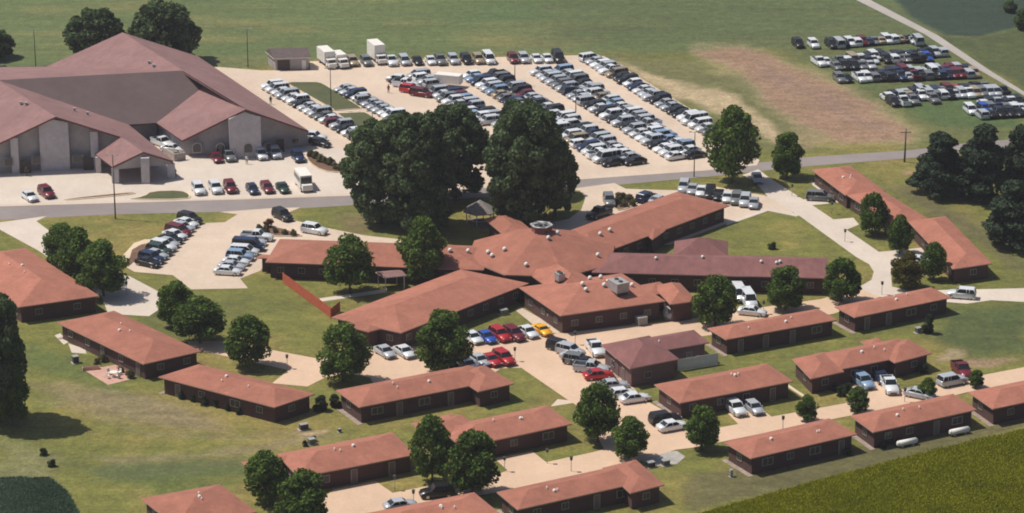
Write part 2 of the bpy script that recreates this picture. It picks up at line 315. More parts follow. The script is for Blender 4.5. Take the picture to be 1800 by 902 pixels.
sheet('parking_lot', [(990,334),(1080,322),(1100,332),(1195,335),(1240,325),(1340,343),(1352,346),(1400,372),(1380,376),(1350,371),(1276,394),(1180,430),(900,430),(925,400),(1000,385),(1022,368),(1029,348),(1019,335)], M['concrete'], .018)
sheet('driveway', [(1305,308),(1333,298),(1350,311),(1412,351),(1437,347),(1450,352),(1458,358),(1428,361),(1465,386),(1500,383),(1510,395),(1488,404),(1545,443),(1570,441),(1625,435),(1640,448),(1600,460),(1566,478),(1568,504),(1600,512),(1660,510),(1800,507),(2000,500),(2000,545),(1800,531),(1742,528),(1700,534),(1660,531),(1545,522),(1506,512),(1508,506),(1532,492),(1536,478),(1528,465),(1505,452),(1407,381),(1350,346),(1325,318)], M['concrete_pale'], .026)
sheet('driveway', [(330,600),(400,600),(475,615),(555,630),(600,625),(645,608),(730,610),(820,600),(840,593),(930,585),(985,586),(1240,558),(1336,541),(1444,526),(1508,506),(1547,522),(1465,552),(1245,590),(1060,618),(1040,640),(915,647),(880,648),(860,662),(760,690),(660,680),(650,664),(612,656),(572,664),(540,680),(478,674),(508,651),(440,636),(330,612)], M['concrete_warm'], .034)
sheet('parking_lot', [(906,640),(1060,610),(1060,620),(1080,650),(1138,706),(1170,724),(1190,740),(1235,755),(1230,786),(1188,791),(1120,812),(1060,806),(1040,796),(1062,790),(1018,716),(996,702)], M['concrete_warm'], .040)
sheet('driveway', [(1225,755),(1260,753),(1298,746),(1278,726),(1336,717),(1356,733),(1406,724),(1488,709),(1500,676),(1560,664),(1584,684),(1598,687),(1646,677),(1716,662),(1800,646),(2000,606),(2000,640),(1800,674),(1704,689),(1600,715),(1496,731),(1412,747),(1270,777),(1220,786)], M['concrete_warm'], .046)
sheet('driveway', [(1044,795),(1121,811),(1000,840),(900,862),(700,895),(580,915),(540,905),(585,861),(660,846),(690,867),(745,856),(868,838),(892,827),(868,806),(936,794),(960,813)], M['concrete_warm'], .046)
sheet('sidewalk', [(905,545),(915,540),(950,560),(985,585),(958,590),(930,565)], M['concrete'], .034)
sheet('sidewalk', [(1425,318),(1437,325),(1480,352),(1472,357),(1428,326)], M['concrete_pale'], .034)
sheet('sidewalk', [(1278,390),(1352,366),(1408,377),(1400,381),(1350,371),(1276,397)], M['concrete_pale'], .034)
sheet('sidewalk', [(205,462),(235,428),(254,421),(268,421),(276,427),(262,444),(256,428),(244,432),(218,466)], M['kerb'], .034)
sheet('sidewalk', [(560,525),(680,508),(680,514),(640,520),(560,531)], M['concrete_pale'], .022)
sheet('sidewalk', [(96,590),(106,586),(120,602),(112,606)], M['concrete_pale'], .022)
sheet('sidewalk', [(120,604),(150,614),(152,622),(126,620)], M['concrete_pale'], .022)
sheet('sidewalk', [(980,702),(1000,704),(1012,708),(968,715)], M['concrete'], .03)
sheet('sidewalk', [(1380,672),(1440,712),(1436,714),(1376,675)], M['kerb'], .022)
sheet('patio', [(148,651),(207,641),(238,665),(190,677)], M['patio'], .03)
sheet('gravel_pad', [(1118,806),(1150,796),(1190,793),(1205,803),(1190,816),(1150,820)], M['gravel'], .032)
GI = M['grass_island']
sheet('grass_island', [(503,147),(512,145),(558,145),(566,147),(574,151),(636,190),(634,192),(588,195)], GI, .14, 0, kerb=.25)
sheet('grass_island', [(592,200),(641,198),(648,201),(674,217),(700,245),(655,247)], GI, .14, 0, kerb=.25)
sheet('grass_island', [(222,352),(252,346),(264,337),(318,335),(337,343),(331,352)], GI, .14, 1, kerb=.3)
sheet('grass_island', [(110,351),(180,343),(238,338),(238,342),(180,348),(118,353)], M['mulch'], .14, 1, kerb=.3)
sheet('planting_bed', [(536,272),(550,269),(608,301),(596,305),(564,301),(541,286)], M['mulch'], .16, 1, kerb=.25)
sheet('planting_bed', [(444,408),(460,399),(490,400),(532,414),(528,417),(470,416)], M['mulch'], .16, 1, kerb=.2)
sheet('planting_bed', [(1078,352),(1098,340),(1120,350),(1122,360),(1090,372),(1076,366)], M['mulch'], .16, 1, kerb=.2)
sheet('planting_bed', [(925,535),(938,540),(990,578),(985,584),(960,568)], M['mulch'], .10, 0)
sheet('planting_bed', [(224,470),(232,440),(250,430),(258,434),(240,456)], M['mulch'], .12, 0)
# ------------------------------------------------------------------ buildings
def quad3(a, b, c, z):
    """parallelogram from three eave corners: b is shared; returns corners a, b, c, d (ccw)"""
    A, B, Cc = P(*a, z), P(*b, z), P(*c, z); D = A+(Cc-B); q = [A, B, Cc, D]
    ar = sum(q[i].x*q[(i+1)%4].y-q[(i+1)%4].x*q[i].y for i in range(4))
    return q if ar > 0 else [q[0], q[3], q[2], q[1]]
def hip(bm, q, z, pitch=.305, hips=(1,1), th=.16, mi=0, me_=1):
    """hip (or gable, where hips is 0) roof solid on the parallelogram q; ridge along the longer side"""
    e1, e2 = (q[1]-q[0]).length, (q[2]-q[1]).length
    if e1 < e2: q = [q[1], q[2], q[3], q[0]]; e1, e2 = e2, e1
    u = (q[1]-q[0]).normalized(); n = Vector((-u.y, u.x, 0)); w = abs((q[2]-q[1]).dot(n)); h = w/2*pitch
    m0, m1 = (q[0]+q[3])/2, (q[1]+q[2])/2; L = (m1-m0).length
    r0 = m0+u*min(w/2, L*.499)*(1 if hips[0] else 0.0); r1 = m1-u*min(w/2, L*.499)*(1 if hips[1] else 0.0)
    lo = [bm.verts.new((p.x, p.y, z-th)) for p in q]; hi = [bm.verts.new((p.x, p.y, z)) for p in q]
    R0, R1 = bm.verts.new((r0.x, r0.y, z+h)), bm.verts.new((r1.x, r1.y, z+h))
    for f, k in (((hi[0],hi[1],R1,R0), mi), ((hi[1],hi[2],R1), mi), ((hi[2],hi[3],R0,R1), mi), ((hi[3],hi[0],R0), mi), ((lo[3],lo[2],lo[1],lo[0]), me_)):
        fc = bm.faces.new(f); fc.material_index = k
    for i in range(4):
        j = (i+1)%4; fc = bm.faces.new((lo[i], lo[j], hi[j], hi[i])); fc.material_index = me_
    # ridge cap
    return r0, r1, z+h
def inset(q, d):
    c = sum(q, Vector((0,0,0)))/4; e = (q[1]-q[0]); f = (q[3]-q[0]); ex, fx = d/e.length, d/f.length
    return [q[0]+e*ex+f*fx, q[1]-e*ex+f*fx, q[2]-e*ex-f*fx, q[3]+e*ex-f*fx]
def walls(bm, q, z0, z1):
    lo = [bm.verts.new((p.x, p.y, z0)) for p in q]; hi = [bm.verts.new((p.x, p.y, z1)) for p in q]
    for i in range(4):
        j = (i+1)%4; bm.faces.new((lo[i], lo[j], hi[j], hi[i]))
    bm.faces.new(hi)
def window_meshes():
    bm = bmesh.new()   # frame in XZ, x width, y outward
    for c, s in (((0,0,0),(1.5,.10,.09)), ((0,0,1.11),(1.5,.10,.09)), ((-.705,0,.09),(.09,.10,1.02)), ((.705,0,.09),(.09,.10,1.02)), ((0,0,.09),(.06,.09,1.02))): box(bm, c, s)
    me = bpy.data.meshes.new('window'); bm.to_mesh(me); bm.free(); me.materials.append(M['frame'])
    bm = bmesh.new()
    box(bm, (0,-.01,.09), (1.32,.04,1.02)); p = bpy.data.meshes.new('pane'); bm.to_mesh(p); bm.free(); p.materials.append(M['pane'])
    bm = bmesh.new(); box(bm, (0,0,0), (1.0,.10,2.05), mi=0); box(bm, (0,.04,0.1), (.8,.06,1.85), mi=1)
    d = bpy.data.meshes.new('door'); bm.to_mesh(d); bm.free(); d.materials.append(M['frame']); d.materials.append(M['door'])
    bm = bmesh.new(); box(bm, (.3,.09,.98), (.08,.06,.08)); k = bpy.data.meshes.new('handle'); bm.to_mesh(k); bm.free(); k.materials.append(M['metal_dark'])
    bm = bmesh.new(); box(bm, (0,0,0), (4.9,.12,2.2), mi=0)
    for i in range(4): box(bm, (0,.06,.05+i*.52), (4.6,.05,.47), mi=1)
    g = bpy.data.meshes.new('garage_door'); bm.to_mesh(g); bm.free(); g.materials.append(M['white']); g.materials.append(M['door'])
    return me, p, d, k, g
WM, PM, DM, KM, GM = window_meshes()
def fit(parent, mesh, name, pos, n, w=1.0, h=1.0, sub=None):
    o = obj(name, mesh, parent); o.location = Vector(pos)-parent.location; o.rotation_euler = (0, 0, math.atan2(n.y, n.x)-math.pi/2); o.scale = (w, 1, h)
    if sub: s = obj(sub[0], sub[1], o)
    return o
def openings(parent, p, q, spec):
    """spec: list of (fraction along p-q, kind). outward normal is right of p->q for ccw footprints"""
    d = (q-p); u = d.normalized(); n = Vector((u.y, -u.x, 0))
    for t, k in spec:
        c = p+d*t+n*.05
        if k == 'w': fit(parent, WM, 'window', (c.x, c.y, 1.0), n, .78, .85, sub=('pane', PM))
        if k == 'W': fit(parent, WM, 'window', (c.x, c.y, .9), n, 1.25, .95, sub=('pane', PM))
        if k == 'd': fit(parent, DM, 'door', (c.x, c.y, .06), n, sub=('handle', KM))
        if k == 'g': fit(parent, GM, 'garage_door', (c.x, c.y, .03), n)
def vent(bm, p, z, r=.12, h=.5, mi=0): tube(bm, (p.x, p.y, z-.3), (p.x, p.y, z+h), r, n=8, mi=mi)
VENTM = [M['white']]
def house(name, label, rects, eave=2.75, group='brick cottages under red hip roofs', roofm='roof', wallm='brick', pitch=.305, ins=.55, cat='house', seed=0, opn=None, gar=False):
    r = random.Random(seed+len(rects)*31); q0 = quad3(*rects[0][:3], eave); c0 = sum(q0, Vector((0,0,0)))/4
    root = thing(name, (c0.x, c0.y, 0), label, cat, group)
    bw, br = bmesh.new(), bmesh.new(); tops = []
    for i, rc in enumerate(rects):
        q = quad3(*rc[:3], eave); z = eave+.004*i; pt = rc[3] if len(rc) > 3 and rc[3] else pitch; hp = rc[4] if len(rc) > 4 else (1,1)
        q = [p-Vector((c0.x, c0.y, 0)) for p in q]
        tops.append(hip(br, q, z, pt, hp)); qi = inset(q, ins); walls(bw, qi, -.3, z-.10)
        g = [p+Vector((c0.x, c0.y, 0)) for p in qi]
        for k in range(4):
            a, b = Vector((g[k].x, g[k].y, 0)), Vector((g[(k+1)%4].x, g[(k+1)%4].y, 0)); L = (b-a).length; u = (b-a)/L; n = Vector((u.y, -u.x, 0))
            if n.y > .2 and i == 0: continue                       # far side, out of sight of any nearby view
            if n.y > .2: continue
            m = max(1, int(L/4.2)) if L > 4 else (1 if L > 2.4 else 0)
            if m: openings(root, a, b, [((j+.5+r.uniform(-.12,.12))/m, r.choice('wwwWd') if L > 9 else r.choice('ww')) for j in range(m)])
    for rr in range(3):
        a, b, zz = tops[0]; t = r.uniform(.15,.85); p = a.lerp(b, t); off = Vector(((a-b).normalized().y, -(a-b).normalized().x, 0))*r.uniform(-1.4,1.4)
        if off.y > 0: off = -off
        bmv = bmesh.new(); vent(bmv, p+off, zz-off.length*pitch, .09 if rr else .2, .35 if rr else .3); bmobj('roof_vent', bmv, VENTM, root)
    bmobj('wall', bw, M[wallm], root)
    bmobj('roof', br, [M[roofm], M['fascia']], root)
    q = inset([p-Vector((c0.x, c0.y, 0)) for p in q0], ins); be = bmesh.new()
    for k in range(4):
        A, B = q[k], q[(k+1)%4]; u = (B-A).normalized(); n = Vector((u.y, -u.x, 0))
        if n.x < -.5 and (B-A).length < (q[(k+2)%4]-B).length: c = (A+B)/2+n*.45; box(be, (c.x, c.y, -.05), ((B-A).length+1.2, .8, .11), math.atan2(u.y, u.x))
    bmobj('edging', be, M['edging'], root) if len(be.verts) else be.free()
    # concrete footing strip
    return root
G = 'brick cottages under red hip roofs'
house('brick_house', 'large brick building with red hip roof, cut off by the left edge of the photo', [((45,436),(175,520),(33,540))], 2.9, seed=1)
house('brick_house', 'brick cottage left of centre with a pink brick patio beside its long side', [((100,567),(252,640),(354.6,617.4))], seed=2)
house('brick_house', 'brick cottage with climbing shrubs along its long wall, between patio house and wide cottage', [((278,662.5),(482.6,716),(554,692.3))], seed=3)
house('brick_house', 'long brick cottage with projecting right end, just above the orange lane and lawns', [((590.4,686),(631.7,716),(872,669.5)), ((852,642),(904.5,674),(841,688.5))], seed=4)
house('brick_house', 'brick cottage lower left, its left end behind two round trees', [((487,798),(524,839),(730,799)), ((424,812),(436,822),(520,808))], seed=5)
house('brick_house', 'brick cottage with stepped back roof behind two round trees, lower centre', [((770,752),(812,786),(1006,745)), ((722,744),(760,773),(850,757)), ((772,732),(790,748),(812,743))], seed=6)
house('brick_house', 'brick cottage with projecting right end at the bottom centre of the photo', [((873,865),(910,896),(1130,847)), ((1118,808),(1168,852),(1108,867))], seed=7)
house('brick_house', 'cottage roof cut off by the bottom edge, left of the bottom centre cottage', [((640,903),(682,941),(878,902))], seed=8)
house('brick_house', 'red roof in the bottom left corner area, cut off by the bottom edge', [((247,876),(311,926),(452,900))], seed=9)
house('brick_house', 'brick cottage at lower right, leftmost of the three along the crop field', [((1272,777),(1320,806),(1507,763))], seed=10)
house('brick_house', 'brick cottage at lower right with two white tanks behind it', [((1495,731),(1535,760),(1717,720))], seed=11)
house('brick_house', 'brick cottage at lower right cut off by the right edge', [((1702,689),(1745,719),(1950,676))], seed=12)
house('brick_house', 'brick cottage with a white and a silver car on its short driveway', [((1150,676),(1195,708.5),(1395,670))], seed=13)
house('brick_house', 'brick cottage with two projecting wings and a light blue car in front', [((1444,621),(1473,650),(1610,623)), ((1392,631),(1425,666),(1484,653)), ((1596,596),(1638,621),(1573,638)), ((1512,600),(1528,612),(1560,606))], seed=14)
house('brick_house', 'brick cottage between plum roofed garage and the upper right cottages', [((1243,577),(1276,597),(1472,562))], seed=16)
house('brick_house', 'brick cottage beside the lane where a white car drives off to the right', [((1467,539),(1502,558),(1673,523))], seed=17)
house('brick_house', 'long stepped red roofed row along the curving drive, upper right', [((1426,298),(1486,343),(1556,336)), ((1488,342),(1568,392),(1633,385)), ((1596,389),(1675,473),(1744,463))], seed=18)
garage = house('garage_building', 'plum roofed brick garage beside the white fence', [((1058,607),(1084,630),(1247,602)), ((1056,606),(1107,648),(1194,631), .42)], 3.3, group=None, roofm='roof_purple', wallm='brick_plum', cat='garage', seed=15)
# ---- care home with radial wings
def care_home():
    c = P(952, 446, 3.0); root = thing('care_home', (c.x, c.y, 0), 'red roofed brick care home with radial wings around a central white rimmed cupola', 'care home')
    O = Vector((c.x, c.y, 0)); bw = bmesh.new()
    def wing(a, b, d, z=3.0, pitch=.255, hips=(1,1), m='roof', nm='roof', label=None, wl=True, ops=True):
        q = [p-O for p in quad3(a, b, d, z)]; bm = bmesh.new(); t = hip(bm, q, z, pitch, hips)
        o = bmobj(nm, bm, [M[m], M['fascia']], root)
        if label: o['label'] = label
        qi = inset(q, .7)
        if wl: walls(bw, qi, -.3, z-.1)
        if ops:
            for k in range(4):
                A, B = qi[k]+O, qi[(k+1)%4]+O; A = Vector((A.x, A.y, 0)); B = Vector((B.x, B.y, 0)); L = (B-A).length; u = (B-A)/L
                if -u.x > .25 or L < 4: continue
                mm = int(L/3.4)
                openings(root, A, B, [((j+.5)/mm, 'w') for j in range(mm)])
        return t
    wing((492,420),(466,461),(850,475), label='long west wing roof')
    wing((461,447),(449,453),(500,456), z=2.7, ops=False)
    wing((582,558),(705,585),(930,498), z=3.01, label='southwest wing roof beside the orange fence')
    wing((600,571),(648,583),(676,576), z=2.9, ops=False, label='small hipped porch roof')
    wing((1190,337),(1283,361),(1040,452), z=3.02, label='northeast wing roof')
    wing((1126,404),(1147,421),(1170,405), z=2.95, ops=False, label='small gabled bay roof')
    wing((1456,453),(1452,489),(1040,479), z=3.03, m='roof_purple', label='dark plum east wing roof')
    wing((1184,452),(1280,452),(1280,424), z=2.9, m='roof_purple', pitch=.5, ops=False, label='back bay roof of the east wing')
    wing((851,384),(885,413),(933,403), z=3.04, ops=False, label='entrance canopy roof')
    wing((912,505),(985,555),(1170,529), z=3.3, label='kitchen block roof with white vents')
    wing((925,478),(985,520),(1060,506), z=3.2, ops=False, pitch=.5)
    wing((1115,503),(1140,520),(1185,512), z=3.1, ops=False)
    wing((1148,503),(1178,535),(1226,529), z=3.35, pitch=.5, label='small square hipped roof')
    # centre: eight sided pyramid
    bm = bmesh.new(); R = 12.9; ang = [math.radians(22.5+45*i-6) for i in range(8)]; z = 3.25
    hi = [bm.verts.new((R*math.cos(a), R*math.sin(a), z)) for a in ang]; lo = [bm.verts.new((R*math.cos(a), R*math.sin(a), z-.2)) for a in ang]
    ap = bm.verts.new((0,0,z+4.3))
    for i in range(8):
        j = (i+1)%8; bm.faces.new((hi[i], hi[j], ap)); f = bm.faces.new((lo[i], lo[j], hi[j], hi[i])); f.material_index = 1
    f = bm.faces.new(lo[::-1]); f.material_index = 1
    bmobj('roof', bm, [M['roof'], M['fascia']], root)['label'] = 'eight sided central roof'
    lo = [bw.verts.new((.94*R*math.cos(a), .94*R*math.sin(a), -.3)) for a in ang]; hi = [bw.verts.new((.94*R*math.cos(a), .94*R*math.sin(a), z-.1)) for a in ang]
    for i in range(8): bw.faces.new((lo[i], lo[(i+1)%8], hi[(i+1)%8], hi[i]))
    bmobj('wall', bw, M['brick'], root)
    # cupola: six sided drum, white rim, sunken glazed top
    bm = bmesh.new(); r = 1.75; z0, z1 = 6.0, 8.1; an = [math.radians(30+60*i+20) for i in range(6)]
    def ring(rr, zz): return [bm.verts.new((rr*math.cos(a), rr*math.sin(a), zz)) for a in an]
    a, b, c2, d = ring(r, z0), ring(r, z1), ring(r*.82, z1), ring(r*.82, z1-.5)
    for A, B, mi in ((a,b,0),(b,c2,1),(c2,d,1)):
        for i in range(6): f = bm.faces.new((A[i], A[(i+1)%6], B[(i+1)%6], B[i])); f.material_index = mi
    f = bm.faces.new(d); f.material_index = 2
    cu = bmobj('cupola', bm, [M['roof_purple'], M['metal'], M['glass']], root)
    bm = bmesh.new()
    for i in range(6):
        A = Vector((r*1.08*math.cos(an[i]), r*1.08*math.sin(an[i]), z1-.02)); B = Vector((r*1.08*math.cos(an[(i+1)%6]), r*1.08*math.sin(an[(i+1)%6]), z1-.02)); tube(bm, A, B, .12, n=6)
    for i in range(0,6): tube(bm, (0,0,z1+.35), (r*.9*math.cos(an[i]), r*.9*math.sin(an[i]), z1-.05), .045, n=5)
    bmobj('rim', bm, M['metal'], cu)
    # turbine vents, standing on the roof surface (height found by ray casting afterwards)
    return root
home = care_home()
bpy.context.view_layer.update()
deps = bpy.context.evaluated_depsgraph_get()
def roof_hit(px, py):
    """where the survey reading meets a built surface"""
    d = (P(px, py, 0)-CAM).normalized(); ok, loc, *_ = scene.ray_cast(deps, CAM, d); return loc if ok else P(px, py, 0)
vents = [(791,439),(823,440),(858,442),(865,448),(887,437),(925,464),(964,417),(980,408),(1055,410),(1072,403),(1051,447),(1024,498),(1030,508),(1037,488),(1056,486),(1062,500),(1111,500),(1068,492),(1153,452),(1235,450),(1338,458),(1365,460),(1371,458),(904,525)]
for i, (a, b) in enumerate(vents[:-1]):
    l = roof_hit(a, b+4); bm = bmesh.new(); s = 1.0 if i < 17 else .75; l0 = l-home.location
    tube(bm, (l0.x, l0.y, l0.z-.35), (l0.x, l0.y, l0.z+.35*s), .24*s, n=10, mi=1); dome(bm, (l0.x, l0.y, l0.z+.30*s), .37*s, .42*s, 12, 4, 0)
    bmobj('roof_vent', bm, [M['white'], M['metal']], home, True)
def rooftop_unit(px, py, s, label):
    l = roof_hit(px, py); l0 = l-home.location; bm = bmesh.new(); rz = math.radians(-62)
    box(bm, (l0.x, l0.y, l0.z-.8), (s[0]*.9, s[1]*.9, 1.0), rz, 1); box(bm, (l0.x, l0.y, l0.z+.2), (s[0], s[1], s[2]), rz, 0); box(bm, (l0.x, l0.y, l0.z+.2+s[2]), (s[0]*1.05, s[1]*1.05, .1), rz, 2)
    for k in (-1, 1): tube(bm, (l0.x+k*s[0]*.1, l0.y-k*s[0]*.2, l0.z+.25+s[2]), (l0.x+k*s[0]*.1, l0.y-k*s[0]*.2, l0.z+.5+s[2]), .35, n=10, mi=1)
    bmobj('rooftop_unit', bm, [M['metal'], M['metal_dark'], M['metal']], home)['label'] = label
rooftop_unit(1087, 512, (3.0,2.2,1.5), 'large grey rooftop air unit'); rooftop_unit(984, 494, (1.4,1.2,1.1), 'small grey rooftop air unit')
# ---- church
def church():
    o0 = P(260, 250); O = Vector((o0.x, o0.y, 0)); root = thing('church', O, 'large grey walled church with mauve gabled roofs in the upper left', 'church')
    def W(px, py, z): return P(px, py, z)-O
    zl, zr = 10.6, 9.7; bm = bmesh.new()
    def V(px, py, z): return bm.verts.new(W(px, py, z))
    la, lb = V(98,205,zl), V(-3,141,zl); le0, le1 = V(-62,280,3.6), V(-163,216,3.6)
    vv, c0, ca, cr = V(226,219,3.9), V(213,241,6.3), V(252,267,5.9), V(305,283,3.5)
    cl0, cl1 = V(197,293,3.4), V(166,270,3.4)
    ra, rb = V(432,192,zr), V(215,57,zr); rm = V(320,124,zr); rn = V(365,148.5,zr)
    Pn = (rm.co-lb.co).cross(vv.co-lb.co).normalized()
    def onplane(px, py):
        a_, b_ = W(px, py, 0), W(px, py, 10); d_ = b_-a_; t_ = (lb.co-a_).dot(Pn)/d_.dot(Pn); return bm.verts.new(a_+d_*t_)
    rnp = onplane(364,147.5)
    rl, rlb, rlm = V(320,247,3.4), V(82,117,3.4), onplane(275,216); rr, rrb = V(543,230,3.4), V(348,99,3.4)
    for f in ((la,lb,vv),(la,vv,c0),(c0,vv,cr,ca),(c0,ca,cl0,cl1),(lb,la,le0,le1)): bm.faces.new(f)
    for f in ((rm,rb,rrb,rr,ra),(ra,rl,rlm,rnp),(rm,ra,rnp),(rm,rb,rlb)): bm.faces.new(f)
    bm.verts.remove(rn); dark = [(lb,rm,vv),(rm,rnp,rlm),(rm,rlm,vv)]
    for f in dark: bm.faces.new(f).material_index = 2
    bk = V(-10,118,3.6); bm.faces.new((rm, lb, bk)); bm.faces.new((rm, bk, rlb))
    rb2 = V(-150,160,3.6); bm.faces.new((lb, le1, rb2)); bm.faces.new((lb, rb2, bk))
    bmesh.ops.recalc_face_normals(bm, faces=bm.faces)
    up = [f for f in bm.faces]
    if sum(f.normal.z for f in up) < 0: bmesh.ops.reverse_faces(bm, faces=bm.faces)
    for f in bm.faces:
        if f.normal.z < 0: f.normal_flip()
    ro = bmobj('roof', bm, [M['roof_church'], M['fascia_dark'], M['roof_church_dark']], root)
    sd = ro.modifiers.new('thick', 'SOLIDIFY'); sd.thickness = .35; sd.offset = -1; sd.material_offset_rim = 1
    # walls: vertical polygons a little inside the roof edge
    bm = bmesh.new()
    def wall(pts, base=-.2, mi=0):
        """pts: (px, py at height z, z) along the wall top"""
        top = [bm.verts.new(W(a, b, z-.38)+Vector((0,.45,0))) for a, b, z in pts]; lo = [bm.verts.new((v.co.x, v.co.y, base)) for v in top]
        for i in range(len(pts)-1): f = bm.faces.new((lo[i], lo[i+1], top[i+1], top[i])); f.material_index = mi
    wall([(-60,280,3.6),(98,205,zl),(213,241,6.3)])
    wall([(213,241,6.3),(226,219,3.9)])
    wall([(226,219,3.9),(275,216,3.6)]); wall([(277,216,3.6),(322,246,3.4)])
    wall([(322,247,3.4),(432,192,zr),(540,230,3.4)]); wall([(539,230,3.4),(346,100,3.4),(215,58,zr),(84,117,3.4)])
    wall([(84,117,3.4),(-10,119,3.6),(-148,161,3.6),(-160,216,3.6),(-60,280,3.6)])
    bmobj('wall', bm, M['block_grey'], root)
    # facade direction
    def strip(name, px, w, z1, m, pyb, d=.35, parent=root, z0=0.0, dirp=((0,308),(213,298))):
        u = (P(*dirp[1])-P(*dirp[0])).normalized(); rz = math.atan2(u.y, u.x); b = P(px, pyb)-O; bb = bmesh.new()
        box(bb, (b.x, b.y, z0), (w, d, z1), rz); return bmobj(name, bb, m, parent)
    def peak(o, h):
        me = o.data; vs = [v.co.copy() for v in me.vertices]; b2 = bmesh.new(); b2.from_mesh(me); b2.verts.ensure_lookup_table(); t = b2.verts
        m1 = (vs[4]+vs[5])/2+Vector((0,0,h)); m2 = (vs[6]+vs[7])/2+Vector((0,0,h)); p, q = b2.verts.new(m1), b2.verts.new(m2); b2.verts.ensure_lookup_table(); t = b2.verts
        for f in ((t[4],t[5],p),(t[6],t[7],q),(t[5],t[6],q,p),(t[7],t[4],p,q)): b2.faces.new(f)
        b2.to_mesh(me); b2.free()
    def foot(px, top):        # foot of the facade under the top edge
        w = P(px, top[0], top[1])+Vector((0,.45,0)); return proj((w.x, w.y, 0))[1]
    def edge(px):
        if px < 98: t = (px+62)/160; return 280+(205-280)*t, 3.6+(zl-3.6)*t
        t = (px-98)/115; return 205+36*t, zl+(6.3-zl)*t
    for px, w in ((28,1.4),(98,5.4),(168,1.4),(-45,1.4)):
        e = edge(px); o = strip('pilaster', px, w, e[1]-.62 if w < 3 else e[1]-1.35, M['block_light'], foot(px, e)-.3, .5)
        if w > 3: peak(o, .68)
    e = edge(130)
    for px, w, h, z0 in ((134,1.3,1.4,1.6),(141,1.3,1.4,1.6),(65,1.7,1.6,1.6),(16,1.7,1.6,1.6)):
        o = strip('window', px, w, h, M['frame'], foot(px, edge(px))+.6, .12, z0=z0); strip('pane', px, w-.25, h-.25, M['glass'], foot(px, edge(px))+1.2, .1, parent=o, z0=z0+.12)
    for px in (156, 46): 
        strip('door', px, 1.9, 2.4, M['door_dark'], foot(px, edge(px))+.8, .12)
    # right gable: pilasters, arched window, doors
    def edge2(px):
        if px < 432: t = (px-322)/110; return 247-55*t, 3.4+(zr-3.4)*t
        t = (px-432)/108; return 192+38*t, zr+(3.4-zr)*t
    D2 = ((322,277),(540,262))
    e = edge2(432); o = strip('pilaster', 432, 6.0, e[1]-1.9, M['block_light'], foot(432, e)-.3, .4, dirp=D2); peak(o, 1.25)
    u = (P(*D2[1])-P(*D2[0])).normalized(); rz = math.atan2(u.y, u.x)
    for px, kind in ((347,'a'),(388,'a'),(437,'a'),(493,'d'),(470,'w'),(520,'w')):
        b = P(px, foot(px, edge2(px))+.9)-O
        if kind == 'a':
            bb = bmesh.new(); w = 1.5; pts = [(-w/2,1.1),(w/2,1.1),(w/2,2.2)]+[(w/2*math.cos(t), 2.2+w/2*.8*math.sin(t)) for t in [math.pi*k/10 for k in range(1,10)]]+[(-w/2,2.2)]
            for dy, mi in ((-.10,0),(-.06,1)):
                s = 1.18 if mi else 1.0
                vs = [bb.verts.new((b.x+x*s*math.cos(rz)+dy*0, b.y+x*s*math.sin(rz)+dy, 1.9+(z-1.9)*s)) for x, z in pts]; f = bb.faces.new(vs); f.material_index = mi
                r_ = bmesh.ops.extrude_face_region(bb, geom=[f]); bmesh.ops.translate(bb, vec=(0,.3,0), verts=[v for v in r_['geom'] if isinstance(v, bmesh.types.BMVert)])
            bmobj('window', bb, [M['glass'], M['block_light']], root)['label'] = 'arched window'
        elif kind == 'd': strip('door', px, 1.5, 2.6, M['door_dark'], foot(px, edge2(px))+.8, .14, dirp=D2)
        else:
            o = strip('window', px, 1.5, 1.2, M['frame'], foot(px, edge2(px))+.8, .12, z0=1.1, dirp=D2); strip('pane', px, 1.25, .95, M['glass'], foot(px, edge2(px))+1.3, .1, parent=o, z0=1.22, dirp=D2)
    # entrance canopy: gable board and piers
    bm = bmesh.new()
    tri = [W(198,293.5,3.4), W(252,267.5,5.9), W(304,283,3.5)]
    base = [Vector((tri[2].x, tri[2].y, 2.75)), Vector((tri[0].x, tri[0].y, 2.75))]
    off = Vector((.0,.35,-.36)); vs = [bm.verts.new(p+off) for p in tri]+[bm.verts.new(p+Vector((0,.35,0))) for p in base]
    f = bm.faces.new(vs); r_ = bmesh.ops.extrude_face_region(bm, geom=[f]); bmesh.ops.translate(bm, vec=(0,.3,0), verts=[v for v in r_['geom'] if isinstance(v, bmesh.types.BMVert)])
    bmobj('gable_board', bm, M['block_grey'], root)
    for (a, b, z), hz in (((202,291,3.4),2.9),((254,268.5,5.9),4.9),((300,282,3.5),2.9)):
        p = W(a, b, z); bm = bmesh.new(); box(bm, (p.x, p.y+.25, -.1), (1.3 if a != 254 else 1.5, 1.0, hz+.1)); bmobj('pier', bm, M['block_light'], root)
    for (a, b, z) in ((172,273,3.4),(272,262,3.5)):
        p = W(a, b, z); bm = bmesh.new(); box(bm, (p.x, p.y+.3, -.1), (1.0, 1.0, 3.1)); bmobj('pier', bm, M['block_light'], root)
    for px, py in ((131,194),(154,202),(36,184),(46,184)):
        pass
    bm = bmesh.new(); bpy.context.view_layer.update()
    return root
chu = church()
bpy.context.view_layer.update(); deps = bpy.context.evaluated_depsgraph_get()
for px, py in ((131,195),(154,202),(37,184),(46,185),(262,112),(270,118)):
    l = roof_hit(px, py)-chu.location; bm = bmesh.new(); tube(bm, (l.x, l.y, l.z-.3), (l.x, l.y, l.z+.45), .22, n=8); box(bm, (l.x, l.y, l.z+.45), (.6,.6,.15)); bmobj('roof_vent', bm, M['metal'], chu)
